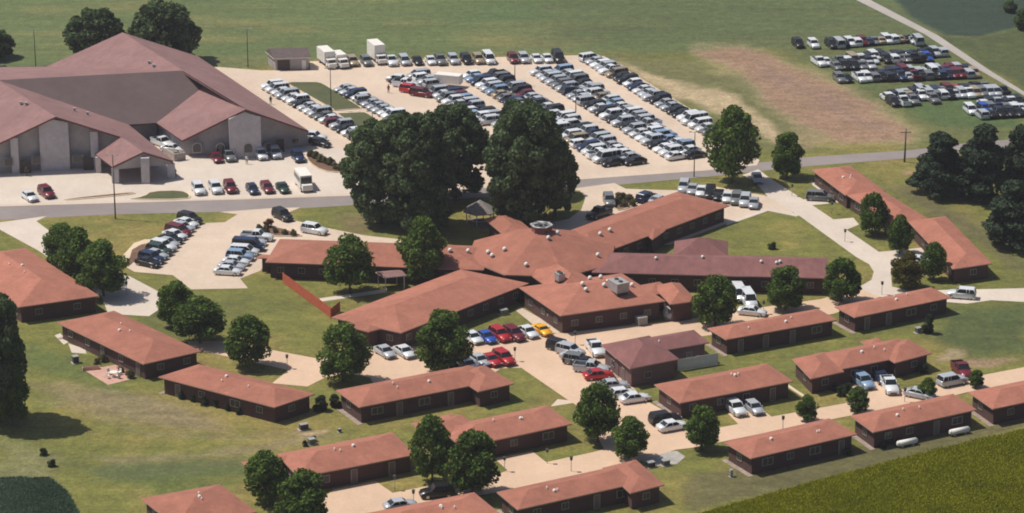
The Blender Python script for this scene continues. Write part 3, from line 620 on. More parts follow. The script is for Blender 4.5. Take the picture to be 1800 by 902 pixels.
# low wall next to the canopy
def wall_run(name, pts, h, t, m, label, cat, top=None):
    a = P(*pts[0]); root = thing(name, (a.x, a.y, 0), label, cat); bm = bmesh.new()
    for p, q in zip(pts[:-1], pts[1:]):
        A, B = P(*p)-a, P(*q)-a; c = (A+B)/2; box(bm, (c.x, c.y, -.1), ((B-A).length, t, h+.1), math.atan2((B-A).y, (B-A).x))
    bmobj('panel', bm, m, root)
    return root, a
wall_run('low_wall', [(288,273),(308,284),(326,281)], 1.5, .3, M['stone'], 'low tan wall joining church canopy and side gable', 'wall')
# fences
def fence(name, pts, h, m, label, step=.14, post=2.4, cat='fence'):
    root, a = None, P(*pts[0]); root = thing(name, (a.x, a.y, 0), label, cat); bm = bmesh.new(); posts = []
    for p, q in zip(pts[:-1], pts[1:]):
        A, B = P(*p)-a, P(*q)-a; L = (B-A).length; u = (B-A)/L; rz = math.atan2(u.y, u.x); n = int(L/step)
        for i in range(n):
            c = A+u*(i+.5)*L/n; box(bm, (c.x, c.y, .05), (L/n*.90, .03, h+random.uniform(-.02,.02)), rz)
        for z in (.35, h-.3): c = (A+B)/2; box(bm, (c.x-u.y*.04, c.y+u.x*.04, z), (L, .04, .1), rz)
        k = max(1, int(L/post))
        for i in range(k+1): posts.append(A+u*L*i/k+Vector((-u.y, u.x, 0))*.1)
    bmobj('board_panel', bm, m, root)
    for p in posts: bm = bmesh.new(); box(bm, (p.x, p.y, -.1), (.12,.12,h+.15)); bmobj('post', bm, m, root)
fence('wooden_fence', [(497,497),(583,560),(598,548)], 1.75, M['fence_orange'], 'orange red board fence crossing the lawn to the southwest wing')
fence('vinyl_fence', [(1192,653),(1262,641)], 1.9, M['fence_white'], 'white panel fence beside the plum roofed garage')
# small garage by the lot
def shed():
    q = quad3((463,93),(481,102),(547,100), 2.7); c = sum(q, Vector((0,0,0)))/4; O = Vector((c.x, c.y, 0)); root = thing('storage_shed', O, 'grey storage shed with dark doorway at the lot corner', 'shed')
    q = [P(481,103,2.7)-O, P(547,101,2.7)-O, P(536,88,2.7)-O, P(466,90,2.7)-O]
    q = [Vector((p.x, p.y, 2.7)) for p in q]; bm = bmesh.new(); hip(bm, q, 2.7, .45, (0,0)); bmobj('roof', bm, [mat('roof_shed', (.12,.09,.09), .9, var=.15, scale=1), M['white']], root)
    bw = bmesh.new(); qi = inset(q, .45); walls(bw, qi, -.2, 2.65)
    m0, m1 = (qi[0]+qi[3])/2, (qi[1]+qi[2])/2; hh = 2.65+abs((qi[3]-qi[0]).length)/2*.42
    for A, B, m_ in ((qi[0],qi[3],m0),(qi[1],qi[2],m1)):
        bw.faces.new([bw.verts.new((A.x,A.y,2.65)), bw.verts.new((B.x,B.y,2.65)), bw.verts.new((m_.x,m_.y,hh))])
    bmobj('wall', bw, M['block_grey'], root)
    A, B = qi[0]+O, qi[1]+O; A.z = B.z = 0; u = (B-A).normalized(); n = Vector((u.y,-u.x,0)); rz = math.atan2(u.y, u.x)
    p = A.lerp(B, .25)-O+n*.03; bm = bmesh.new(); box(bm, (p.x, p.y, 0), (2.6,.1,2.2), rz); bmobj('doorway', bm, M['door_dark'], root)
    p = A.lerp(B, .86)-O+n*.05; bm = bmesh.new(); box(bm, (p.x, p.y, 0), (.9,.12,2.1), rz); bmobj('door', bm, M['white'], root)
shed()
# gazebo
def gazebo():
    c = P(844, 392); root = thing('gazebo', (c.x, c.y, 0), 'grey shingled six sided gazebo under the big trees', 'gazebo'); bm = bmesh.new(); R = 3.1
    an = [math.pi/3*i+.3 for i in range(6)]; hi = [bm.verts.new((R*math.cos(a), R*math.sin(a), 2.4)) for a in an]; ap = bm.verts.new((0,0,4.3)); ap2 = bm.verts.new((0,0,4.1)); lo = [bm.verts.new((R*math.cos(a), R*math.sin(a), 2.25)) for a in an]
    for i in range(6): bm.faces.new((hi[i], hi[(i+1)%6], ap)); bm.faces.new((lo[i], lo[(i+1)%6], hi[(i+1)%6], hi[i])); bm.faces.new((lo[(i+1)%6], lo[i], ap2))
    bmobj('roof', bm, M['wood_grey'], root); bm = bmesh.new()
    tube(bm, (0,0,-.05), (0,0,.15), 2.7, n=6); bmobj('floor', bm, M['wood_grey'], root)
    for a in an: bm = bmesh.new(); tube(bm, (2.5*math.cos(a), 2.5*math.sin(a), .1), (2.5*math.cos(a), 2.5*math.sin(a), 2.4), .09, n=6); bmobj('post', bm, M['white'], root)
    bm = bmesh.new()
    for i in range(5): tube(bm, (2.5*math.cos(an[i]), 2.5*math.sin(an[i]), .95), (2.5*math.cos(an[i+1]), 2.5*math.sin(an[i+1]), .95), .05, n=5)
    bmobj('railing', bm, M['white'], root)
gazebo()
# courtyard pergola seen between the wings
# ------------------------------------------------------------------ trees and plants
def leaf_cloud(name, seed, n, H, Wd, leaf, kind='round', material='leaf'):
    r = np.random.default_rng(seed); pts, nrm = [], []
    z0 = {'round':.17,'big':.10,'cone':.08,'shrub':.02,'column':.03}[kind]*H
    def prof(t):                                        # crown half width at height fraction t
        if kind == 'round': return np.sin(np.pi*np.clip(t*.86+.13,0,1))**.62*np.where(t>.5,1-.28*(t-.5),1)
        if kind == 'big': return np.sin(np.pi*np.clip(t*.80+.14,0,1))**.5
        if kind == 'cone': return (1.02-t)**.65*np.clip(t*6+.45,0,1)
        if kind == 'column': return np.sin(np.pi*np.clip(t*.75+.2,0,1))**.5
        return np.sin(np.pi*np.clip(t*.7+.25,0,1))**.7
    K = {'round':60,'big':150,'cone':70,'shrub':14,'column':14}[kind]
    t = r.random(K); a = r.random(K)*2*np.pi
    rad = prof(t)*Wd/2; rr = np.where(r.random(K) < .8, r.uniform(.62,.84,K), r.uniform(.1,.5,K))
    lr = Wd*{'round':.135,'big':.088,'cone':.13,'shrub':.24,'column':.25}[kind]*r.uniform(.7,1.35,K)
    if kind == 'big': keep = (t > .38) | (r.random(K) < .6); lr = np.where(keep, lr, lr*.35)
    cx, cy, cz = rad*rr*np.cos(a), rad*rr*np.sin(a), z0+t*(H-z0)*.94
    m = n//K
    for k in range(K):
        q = int(m*(lr[k]/lr.mean())**2); d = r.normal(size=(q,3)); d /= np.linalg.norm(d,axis=1)[:,None]
        s = r.uniform(.55,1.08,q)**.6; p = np.c_[cx[k]+d[:,0]*lr[k]*s, cy[k]+d[:,1]*lr[k]*s, cz[k]+d[:,2]*lr[k]*s*(.8 if kind!='cone' else .5)]
        if kind == 'cone': p[:,2] -= np.hypot(p[:,0], p[:,1])*.10
        pts.append(p); nrm.append(d*.8+r.normal(size=(q,3))*.55)
    # fill
    q = int(n*(.05 if kind == 'big' else .14)); t2 = r.random(q); a2 = r.random(q)*2*np.pi; rr2 = np.sqrt(r.random(q))*.8*prof(t2)*Wd/2
    pts.append(np.c_[rr2*np.cos(a2), rr2*np.sin(a2), z0+t2*(H-z0)*.93]); nrm.append(r.normal(size=(q,3)))
    p = np.concatenate(pts); nn = np.concatenate(nrm); k = p[:,2] > z0*.6; p, nn = p[k], nn[k]; nn /= np.linalg.norm(nn,axis=1)[:,None]
    N = len(p); u = np.cross(nn, r.normal(size=(N,3))); u /= np.linalg.norm(u,axis=1)[:,None]; v = np.cross(nn, u)
    s = (leaf*r.uniform(.6,1.35,N))[:,None]*.5; co = np.stack([p-u*s*1.25, p-v*s*.8, p+u*s*1.25, p+v*s*.8], 1).reshape(-1,3)
    me = bpy.data.meshes.new(name); me.vertices.add(N*4); me.vertices.foreach_set('co', co.ravel()); me.loops.add(N*4); me.loops.foreach_set('vertex_index', np.arange(N*4)); me.polygons.add(N); me.polygons.foreach_set('loop_start', np.arange(N)*4)
    me.update(calc_edges=True); me.materials.append(M[material]); return me
def trunk_mesh(seed, H, r0, kind='round'):
    rr = random.Random(seed); bm = bmesh.new(); top = H*(.92 if kind == 'cone' else .62)
    pts = [Vector((0,0,-.2))]; n = 5
    for i in range(1, n+1): pts.append(Vector((rr.uniform(-1,1)*.03*H*(i/n), rr.uniform(-1,1)*.03*H*(i/n), top*i/n)))
    for i in range(n): tube(bm, pts[i], pts[i+1], r0*(1.25 if i == 0 else 1)*(1-i/n*.8), r0*(1-(i+1)/n*.8), 8)
    for k in range(9 if kind != 'cone' else 0):
        i = rr.choice([1,2,3,4]); a = rr.random()*6.28; L = H*rr.uniform(.16,.30); b = pts[i]; e = b+Vector((math.cos(a)*L*.8, math.sin(a)*L*.8, L*.75)); tube(bm, b, e, r0*.42, r0*.10, 6)
    me = bpy.data.meshes.new('trunk'); bm.normal_update(); bm.to_mesh(me); bm.free(); me.materials.append(M['bark']); return me
LIB = {'round':[(leaf_cloud('crown', 10+i, 8500, 8, 7, .34, 'round', 'leaf'), trunk_mesh(i, 8, .17)) for i in range(5)],
 'yellow':[(leaf_cloud('crown', 40, 8000, 8, 7, .34, 'round', 'leaf_yellow'), trunk_mesh(9, 8, .17))],
 'big':[(leaf_cloud('crown', 20+i, 30000, 16, 13, .46, 'big', 'leaf_big'), trunk_mesh(20+i, 16, .45)) for i in range(3)],
 'far':[(leaf_cloud('crown', 50+i, 12000, 10, 11, .5, 'big', 'leaf_big'), trunk_mesh(50+i, 10, .3)) for i in range(2)],
 'cone':[(leaf_cloud('crown', 30+i, 15000, 12, 9, .42, 'cone', 'needle'), trunk_mesh(30+i, 12, .25, 'cone')) for i in range(3)],
 'shrub':[(leaf_cloud('foliage', 60+i, 1100, 1.4, 1.6, .2, 'shrub', 'leaf_shrub'), None) for i in range(3)],
 'darkshrub':[(leaf_cloud('foliage', 65+i, 1500, 1.8, 1.9, .2, 'shrub', 'leaf_dark'), None) for i in range(2)],
 'redshrub':[(leaf_cloud('foliage', 68, 900, 1.8, 1.6, .22, 'shrub', 'leaf_red'), None)],
 'column':[(leaf_cloud('foliage', 70, 3000, 3, 1.8, .22, 'column', 'leaf_dark'), None)]}
NOM = {'round':(8,7),'yellow':(8,7),'big':(16,13),'far':(10,11),'cone':(12,9),'shrub':(1.4,1.6),'darkshrub':(1.8,1.9),'redshrub':(1.8,1.6),'column':(3,1.8)}
def tree(kind, bx, by, top, l, rgt, label, group=None, v=None):
    b = P(bx, by); H = max(.5, zt(bx, by, top)); sc = scale_at(b); Wd = (rgt-l)/sc; h0, w0 = NOM[kind]; i = random.randrange(len(LIB[kind])) if v is None else v
    small = kind in ('shrub','darkshrub','redshrub','column')
    name = {'round':'shade_tree','yellow':'shade_tree','big':'maple_tree','far':'maple_tree','cone':'evergreen_tree','column':'evergreen_shrub'}.get(kind, 'shrub')
    root = thing(name, b, label, 'shrub' if small else 'tree', group, random.random()*6.28); kx = 1.25 if kind == 'cone' else 1.06; root.scale = (Wd/w0*kx, Wd/w0*kx, H/h0*1.02)
    cm, tm = LIB[kind][i]; obj('foliage' if small else 'crown', cm, root)
    if tm: obj('trunk', tm, root)
    else:
        bm = bmesh.new(); tube(bm, (0,0,-.1), (0,0,h0*.5), .06, .03, 6); bmobj('stem', bm, M['bark'], root)
    return root
g1 = 'big dark maples around the gazebo'
tree('big', 668, 392, 218, 612, 742, 'leftmost big maple of the dark cluster, beside the road', g1, 0)
tree('big', 738, 404, 200, 672, 812, 'broad front maple in the middle of the dark cluster', g1, 1)
tree('big', 800, 352, 190, 742, 858, 'maple at the right of the cluster, branches over the road', g1, 2)
tree('big', 700, 360, 212, 640, 760, 'maple standing behind the middle of the dark cluster', g1, 2)
tree('big', 925, 398, 188, 858, 1004, 'big dark maple between gazebo and circular drive', g1, 1)
tree('big', 912, 340, 178, 868, 962, 'tall maple behind the one by the circular drive', g1, 0)
tree('big', 975, 380, 245, 925, 1008, 'lower maple at the edge of the circular drive', g1, 2)
g2 = 'round shade trees among the buildings'
for a in [(1286,322,194,1238,1334,'large oval tree beside the corner of road and curving drive',0),
 (1383,312,235,1353,1411,'shade tree at the road end of the stepped roof row',1),
 (1533,412,343,1506,1559,'shade tree before the stepped row, nearest the parked grey van',2),
 (1581,446,383,1558,1605,'shade tree before the stepped row, second along the drive',3),
 (1640,492,428,1618,1662,'shade tree before the near end of the stepped row',4),
 (615,515,418,573,659,'shade tree in the courtyard on the lawn by the orange fence',0),
 (742,497,388,701,786,'tall shade tree rising over the west wing roof',3),
 (782,656,550,733,831,'large shade tree beside the parked blue sports car',1),
 (603,670,575,559,649,'shade tree below the left tip of the southwest wing',2),
 (437,645,558,396,474,'shade tree beside the curved drive, above the wide cottage',4),
 (307,572,498,273,343,'left one of two overlapping trees behind the patio cottage',1),
 (352,603,526,309,399,'right one of two overlapping trees behind the patio cottage',0),
 (112,472,398,80,150,'left one of three trees beside the large left building',2),
 (142,500,408,104,186,'middle one of three trees beside the large left building',3),
 (182,520,428,138,228,'right one of three trees beside the large left building',0),
 (1257,575,487,1220,1299,'shade tree at the end of the kitchen block',4),
 (1380,545,470,1344,1415,'middle shade tree below the plum roofed east wing',1),
 (1479,530,459,1443,1511,'shade tree at the right end of the plum roofed east wing',2),
 (1051,776,678,1011,1089,'tall shade tree beside the long parking area, lower centre',0),
 (1106,806,737,1071,1139,'smaller tree beside the gravel pad, lower centre',3),
 (1234,792,717,1202,1263,'small round tree by the lane, next to the white sedan',1),
 (1419,741,697,1402,1439,'small tree in the verge of the lower right lane',2),
 (1507,726,682,1486,1528,'small tree on the lane corner across from the light blue car',4),
 (1630,700,666,1613,1645,'little dark tree behind the cottage roof at lower right',3),
 (760,848,738,723,800,'left one of two trees between the lower cottages',3),
 (830,868,763,780,876,'right one of two trees between the lower cottages',2),
 (468,884,797,433,510,'left one of two trees at the bottom, before the lower left cottage',4),
 (536,936,832,490,584,'right one of two trees at the bottom, cut off by the edge',1)]:
    tree('round', *a[:6], g2, a[6])
tree('yellow', 1594, 507, 447, 1563, 1622, 'yellowish green tree beside the curving drive', g2)
tree('big', -4, 742, 520, -72, 50, 'very tall dark tree cut off by the left edge', g2, 1)
tree('round', 22, 748, 640, -14, 54, 'lower leafy tree in front of the very tall one at the left edge', g2, 3)
for a in [(168,103,20,116,220,'left maple behind the church roof',0),(290,108,8,228,352,'right maple behind the church roof',1),(-8,102,55,-45,25,'maple at the far left edge beyond the church',0)]:
    tree('far', *a[:6], 'maples behind the church', a[6])
for a in [(1650,343,235,1606,1694,'dark evergreen standing alone left of the evergreen group',0),(1724,352,222,1684,1776,'left evergreen of the group at the right edge',1),(1795,345,222,1752,1835,'rear evergreen of the group at the right edge',2),(1780,434,318,1728,1832,'nearest evergreen of the group at the right edge',1)]:
    tree('cone', *a[:6], 'dark evergreens at the right', a[6])
for a in [(1797,52,18,1778,1812,'small tree in the hedgerow at the top right corner'),(1775,22,2,1762,1788,'sapling at the top of the corner hedgerow')]: tree('far', *a, 'corner hedgerow')
tree('round', 1716, 682, 652, 1700, 1728, 'conical sapling by the lower right lane beside the dark pickup', None, 1)
tree('column', 1630, 586, 555, 1622, 1638, 'dark upright evergreen on the lawn at right')
tree('column', 562, 722, 698, 552, 572, 'rounded clipped evergreen left of the gap between cottages', 'clipped evergreens'); tree('column', 591, 716, 696, 582, 600, 'rounded clipped evergreen at the corner of the long cottage', 'clipped evergreens')
k = 0
def shrubs(kind, pts, s, what, group):
    for i, (a, b) in enumerate(pts):
        w = s*random.uniform(.8,1.25); tree(kind, a, b, b-w*.9, a-w/2, a+w/2, what % ['first','second','third','fourth','fifth','sixth','seventh','eighth','ninth','tenth','eleventh','twelfth'][i], group)
shrubs('shrub', [(547,276),(556,280),(563,285),(572,288),(582,291),(590,298),(600,301)], 13, 'olive shrub in the church planting bed, %s from the top', 'church bed shrubs')
shrubs('shrub', [(1086,358),(1096,352),(1106,355),(1112,362),(1096,364)], 15, 'yellowish shrub in the circular drive island, %s counted from left', 'drive island shrubs')
tree('redshrub', 473, 400, 386, 465, 481, 'reddish young shrub standing in the bed at the west wing tip')
shrubs('shrub', [(455,409),(466,411),(484,410),(500,413),(515,415)], 11, 'brown green shrub in the west wing bed, %s from left', 'west bed shrubs')
shrubs('shrub', [(940,540),(950,548),(961,557),(972,566),(980,576)], 9, 'low shrub along the kitchen block wall, %s from the top', 'kitchen wall shrubs')
shrubs('darkshrub', [(300,692),(322,700),(341,706),(360,712),(382,716),(400,722),(421,728),(446,732)], 13, 'shrub against the wide cottage wall, %s from left', 'wide cottage shrubs')
shrubs('shrub', [(170,640),(180,636),(228,664),(212,655)], 11, 'low shrub around the pink patio, %s from left', 'patio shrubs')
shrubs('shrub', [(1520,362),(1532,372),(1496,352)], 9, 'little shrub at the stepped row wall, %s in line', 'row shrubs')
shrubs('darkshrub', [(536,784),(551,776)], 11, 'dark shrub by the air unit behind the lower left cottage, %s from left', 'lower left shrubs')
shrubs('darkshrub', [(1488,690),(1478,696),(1468,688),(1622,656)], 14, 'shrub at the two winged cottage front, %s in the row', 'winged cottage shrubs')
shrubs('darkshrub', [(1556,782),(1566,780),(1575,777),(1552,788)], 12, 'shrub behind the lower right cottage, %s from the corner', 'lower right shrubs')
for a in [(1358,438,427,1351,1365,'lone dark shrub on the lawn behind the plum roofed east wing'),(76,800,789,70,83,'upper of two dark shrubs on the grass at lower left'),(92,820,809,85,99,'lower of two dark shrubs on the grass at lower left'),(62,850,841,56,68,'dark shrub at the edge of the bean crop'),(1490,800,789,1484,1497,'dark shrub at the back wall of the leftmost crop side cottage')]: tree('darkshrub', *a)
for a in [(917,532,518,909,925,'rounded shrub in the corner of kitchen block and southwest wing'),(480,478,466,473,487,'dark shrub at the wall of the west wing end, by the fence')]: tree('darkshrub', *a)
# crops: standing plants that nobody could count
def crop(name, poly, n, h, w, material, base):
    sheet(name+'_bed', poly, base, .03)
    W_ = [P(a, b) for a, b in poly]; x0, x1 = min(p.x for p in W_), max(p.x for p in W_); y0, y1 = min(p.y for p in W_), max(p.y for p in W_)
    r = np.random.default_rng(99); X = r.uniform(x0, x1, n*3); Y = r.uniform(y0, y1, n*3)
    a0 = math.atan2(W_[1].y-W_[0].y, W_[1].x-W_[0].x); v = -X*math.sin(a0)+Y*math.cos(a0); u = X*math.cos(a0)+Y*math.sin(a0); v = np.round(v/.85)*.85+r.normal(size=len(v))*.12; X = u*math.cos(a0)-v*math.sin(a0); Y = u*math.sin(a0)+v*math.cos(a0)
    ins = np.zeros(len(X), bool); q = [(p.x, p.y) for p in W_]
    for i in range(len(q)):
        ax, ay = q[i]; bx, by = q[(i+1)%len(q)]
        if ay != by: ins ^= ((ay > Y) != (by > Y)) & (X < (bx-ax)*(Y-ay)/(by-ay)+ax)
    X, Y = X[ins][:n], Y[ins][:n]; N = len(X); hh = h*r.uniform(.75,1.1,N)*(1+.15*(vnoise(X,Y,5,77)-.5)); a = r.random(N)*6.28; lean = r.normal(size=(N,2))*.22*h
    co = np.zeros((N,4,3)); ca, sa = np.cos(a)*w/2, np.sin(a)*w/2
    co[:,0] = np.c_[X-ca, Y-sa, np.full(N,h*.25)]; co[:,1] = np.c_[X+ca, Y+sa, np.full(N,h*.25)]; co[:,2] = np.c_[X+ca*.5+lean[:,0], Y+sa*.5+lean[:,1], hh]; co[:,3] = np.c_[X-ca*.5+lean[:,0], Y-sa*.5+lean[:,1], hh]
    me = bpy.data.meshes.new(name); me.vertices.add(N*4); me.vertices.foreach_set('co', co.ravel()); me.loops.add(N*4); me.loops.foreach_set('vertex_index', np.arange(N*4)); me.polygons.add(N); me.polygons.foreach_set('loop_start', np.arange(N)*4); me.update(calc_edges=True); me.materials.append(M[material])
    tag(obj(name, me), kind='stuff')
crop('corn_crop', [(1225,915),(1350,880),(1500,840),(1650,799),(1800,765),(1960,725),(1960,930),(1215,930)], 230000, 1.1, .2, 'corn', mat('crop_soil', (.085,.105,.015), .95))
crop('bean_crop', [(-60,852),(40,846),(90,848),(118,872),(150,930),(-60,930)], 40000, .8, .22, 'soy', mat('bean_soil', (.06,.10,.06), .95))
# ------------------------------------------------------------------ vehicles
KIND = {  # length, width, height, bonnet z, [cabin base x0,x1, top x0,x1], tail deck z, wheel r
 'sedan':(4.7,1.82,1.45,.95,(-1.75,.95,-1.05,.30),1.0,.33), 'hatchback':(4.1,1.75,1.5,.98,(-1.95,.9,-1.55,.2),1.0,.32), 'estate car':(4.8,1.8,1.5,.98,(-2.3,.9,-2.0,.25),1.0,.33),
 'suv':(4.8,1.92,1.78,1.12,(-2.3,.95,-2.05,.35),1.12,.38), 'minivan':(5.0,1.95,1.78,1.08,(-2.4,1.45,-2.2,.6),1.08,.35), 'van':(5.6,2.0,2.15,1.2,(-2.72,1.9,-2.62,1.15),1.2,.38),
 'pickup':(5.6,1.98,1.85,1.15,(-.75,1.05,-.55,.45),1.1,.40), 'convertible':(4.5,1.8,1.22,.88,(-1.1,.85,-.85,.25),.92,.33)}
def car_parts(k):
    L, Wd, H, zb, cab, zd, wr = KIND[k]; parts = {}; x0, x1 = -L/2, L/2; belt = max(zb, zd)-.02; hw = Wd/2
    bm = bmesh.new()
    # body shell lofted from cross sections
    st = [(x0, .48, .80 if k not in ('van','minivan','suv') else .95, .86), (x0+.12, .30, zd-.05, .95), (x0+.5, .24, zd, 1.0), (cab[0], .22, zd+.01, 1.0), (0, .22, belt, 1.0), (cab[1], .22, zb, 1.0), (x1-.75, .22, zb-.06, .98), (x1-.2, .26, zb-.20, .93), (x1, .42, zb-.38, .80)]
    rings = []
    for x_, zl, zh, kk in st:
        w_ = hw*kk; rings.append([bm.verts.new(v) for v in ((x_,-w_*.95,zl),(x_,-w_,zl+.16),(x_,-w_,zh-.16),(x_,-w_*.90,zh),(x_,w_*.90,zh),(x_,w_,zh-.16),(x_,w_,zl+.16),(x_,w_*.95,zl))])
    for a, b in zip(rings[:-1], rings[1:]):
        for i in range(8): f = bm.faces.new((a[i], a[(i+1)%8], b[(i+1)%8], b[i])); f.smooth = i in (2,3,4)
    bm.faces.new(rings[0][::-1]); bm.faces.new(rings[-1])
    # roof panel and pillars
    rw = hw*.80; zr = H; bw_ = hw*.92
    box(bm, ((cab[2]+cab[3])/2, 0, zr-.05), (cab[3]-cab[2]+.12, rw*2+.04, .06), taper=.94)
    for s in (-1,1):
        tube(bm, (cab[1], s*bw_, belt-.02), (cab[3], s*rw, zr-.03), .035, n=5); tube(bm, (cab[0], s*bw_, belt-.02), (cab[2], s*rw, zr-.03), .06, n=5)
        xm = (cab[2]+cab[3])/2; tube(bm, (xm, s*(bw_+.005), belt-.02), (xm, s*(rw+.012), zr-.03), .04, n=5)
        if k in ('suv','minivan','van','estate car'): xq = cab[2]*.55+cab[3]*.0; tube(bm, (xq-.2, s*(bw_+.005), belt-.02), (xq-.2, s*(rw+.012), zr-.03), .05, n=5)
        box(bm, (cab[1]-.25, s*(hw+.10), belt-.02), (.14,.20,.12))   # mirror
    if k == 'pickup':
        for s in (-1,1): box(bm, ((x0+cab[0])/2, s*(hw-.06), zd-.02), (cab[0]-x0-.05, .10, .24))
        box(bm, (x0+.06, 0, zd-.02), (.08, Wd-.1, .24)); 
    parts['body'] = bm
    bm = bmesh.new(); v = [bm.verts.new(p) for p in ((cab[0],-bw_,belt-.04),(cab[1],-bw_,belt-.04),(cab[1],bw_,belt-.04),(cab[0],bw_,belt-.04),(cab[2],-rw,zr-.045),(cab[3],-rw,zr-.045),(cab[3],rw,zr-.045),(cab[2],rw,zr-.045))]
    for f in ((0,1,5,4),(1,2,6,5),(2,3,7,6),(3,0,4,7),(4,5,6,7)): bm.faces.new([v[i] for i in f])
    if k == 'pickup':
        box(bm, ((x0+cab[0])/2, 0, zd+.005), (cab[0]-x0-.2, Wd-.3, .01))
    parts['windows'] = bm
    wx = (x0+.95 if L > 4.3 else x0+.75, x1-.92 if L > 4.3 else x1-.8)
    return parts, wx, wr, hw
WHEEL = {}
def wheel_meshes(r):
    if r not in WHEEL:
        a = bmesh.new(); tube(a, (0,-.12,0), (0,.12,0), r, n=16); m1 = bpy.data.meshes.new('tyre'); a.to_mesh(m1); a.free(); m1.materials.append(M['tyre'])
        b = bmesh.new(); tube(b, (0,-.128,0), (0,.128,0), r*.62, n=12); m2 = bpy.data.meshes.new('rim'); b.to_mesh(m2); b.free(); m2.materials.append(M['rim']); WHEEL[r] = (m1, m2)
    return WHEEL[r]
DET, SIM = {}, {}
def light_bm(x_, y_, z_, s): b = bmesh.new(); box(b, (x_, y_, z_), s); return b
def tomesh(bm, name, mats):
    me = bpy.data.meshes.new(name); bm.normal_update(); bm.to_mesh(me); bm.free()
    for m in mats: me.materials.append(m)
    return me
for k in KIND:
    pr, wx, wr, hw = car_parts(k); L, Wd, H, zb, cab, zd, _ = KIND[k]; d = {}
    d['body'] = tomesh(pr['body'], 'body', [M['paint']]); d['windows'] = tomesh(pr['windows'], 'windows', [M['glass']])
    d['heads'] = [tomesh(light_bm(L/2-.10, s*hw*.66, zb-.40, (.12,.30,.13)), 'headlight', [M['lamp_clear']]) for s in (-1,1)]
    d['tails'] = [tomesh(light_bm(-L/2+.08, s*hw*.72, zd-.30, (.14,.24,.16)), 'taillight', [M['lamp_red']]) for s in (-1,1)]
    b = bmesh.new(); box(b, (L/2-.02, 0, .42), (.10, Wd*.5, .16)); d['grille'] = tomesh(b, 'grille', [M['metal_dark']])
    d['wheels'] = [(x_, s*(hw-.13), wr) for x_ in wx for s in (-1,1)]; d['wr'] = wr; DET[k] = d
    # one-mesh version for the far rows
    bm = bmesh.new(); 
    def addm(me, mi, loc=(0,0,0)):
        nv = len(bm.verts); nf = len(bm.faces); bm.from_mesh(me); bm.verts.ensure_lookup_table(); bm.faces.ensure_lookup_table()
        for v_ in bm.verts[nv:]: v_.co += Vector(loc)
        for f_ in bm.faces[nf:]: f_.material_index = mi
    addm(d['body'], 0); addm(d['windows'], 1); tm, rm_ = wheel_meshes(wr)
    for c_ in d['wheels']: addm(tm, 2, c_); addm(rm_, 3, c_)
    for q in d['heads']: addm(q, 4)
    for q in d['tails']: addm(q, 5)
    SIM[k] = tomesh(bm, 'car', [M['paint'], M['glass'], M['tyre'], M['rim'], M['lamp_clear'], M['lamp_red']])
COL = {'white':(.70,.73,.77),'silver':(.44,.47,.52),'grey':(.17,.18,.19),'black':(.018,.018,.022),'dark blue':(.02,.035,.09),'blue':(.03,.09,.42),'light blue':(.25,.36,.52),'red':(.42,.025,.035),'dark red':(.14,.015,.025),'maroon':(.16,.02,.035),'tan':(.36,.29,.2),'dark green':(.03,.06,.045),'yellow':(.85,.42,.02),'cream':(.6,.52,.38)}
NAMES = {'sedan':'sedan','hatchback':'hatchback','estate car':'estate_car','suv':'sport_utility_car','minivan':'minivan','van':'van','pickup':'pickup_truck','convertible':'sports_car'}
NCAR = [0]
def place(o, px, py, ang):
    w_ = P(px, py, .75); o.location = (w_.x, w_.y, .03); o.rotation_euler = (0,0,ang+random.uniform(-.03,.03)); return o
def car(px, py, k, c, hd, label, group=None):
    NCAR[0] += 1; d = DET[k]; root = thing(NAMES[k], (0,0,0), label, {'pickup':'pickup truck','van':'van','minivan':'van'}.get(k, 'car'), group); place(root, px, py, heading(px, py, *hd)); colr = (*COL[c], 1)
    b = obj('body', d['body'], root); b.color = colr; obj('windows', d['windows'], b); obj('grille', d['grille'], b)
    for q in d['heads']: obj('headlight', q, root)
    for q in d['tails']: obj('taillight', q, root)
    tm, rm_ = wheel_meshes(d['wr'])
    for c_ in d['wheels']: t_ = obj('wheel', tm, root); t_.location = c_; obj('rim', rm_, t_)
    return root
def simple(px, py, k, c, ang, label, group):
    NCAR[0] += 1; o = obj(NAMES[k], SIM[k]); place(o, px, py, ang); kf = random.uniform(.82,1.12); o.color = (*[v*kf for v in COL[c]], 1); tag(o, label, {'pickup':'pickup truck','van':'van','minivan':'van'}.get(k, 'car'), group); return o
KN = {'sedan':'sedan','hatchback':'hatchback','estate car':'estate car','suv':'SUV','minivan':'minivan','van':'van','pickup':'pickup truck','convertible':'sports car'}
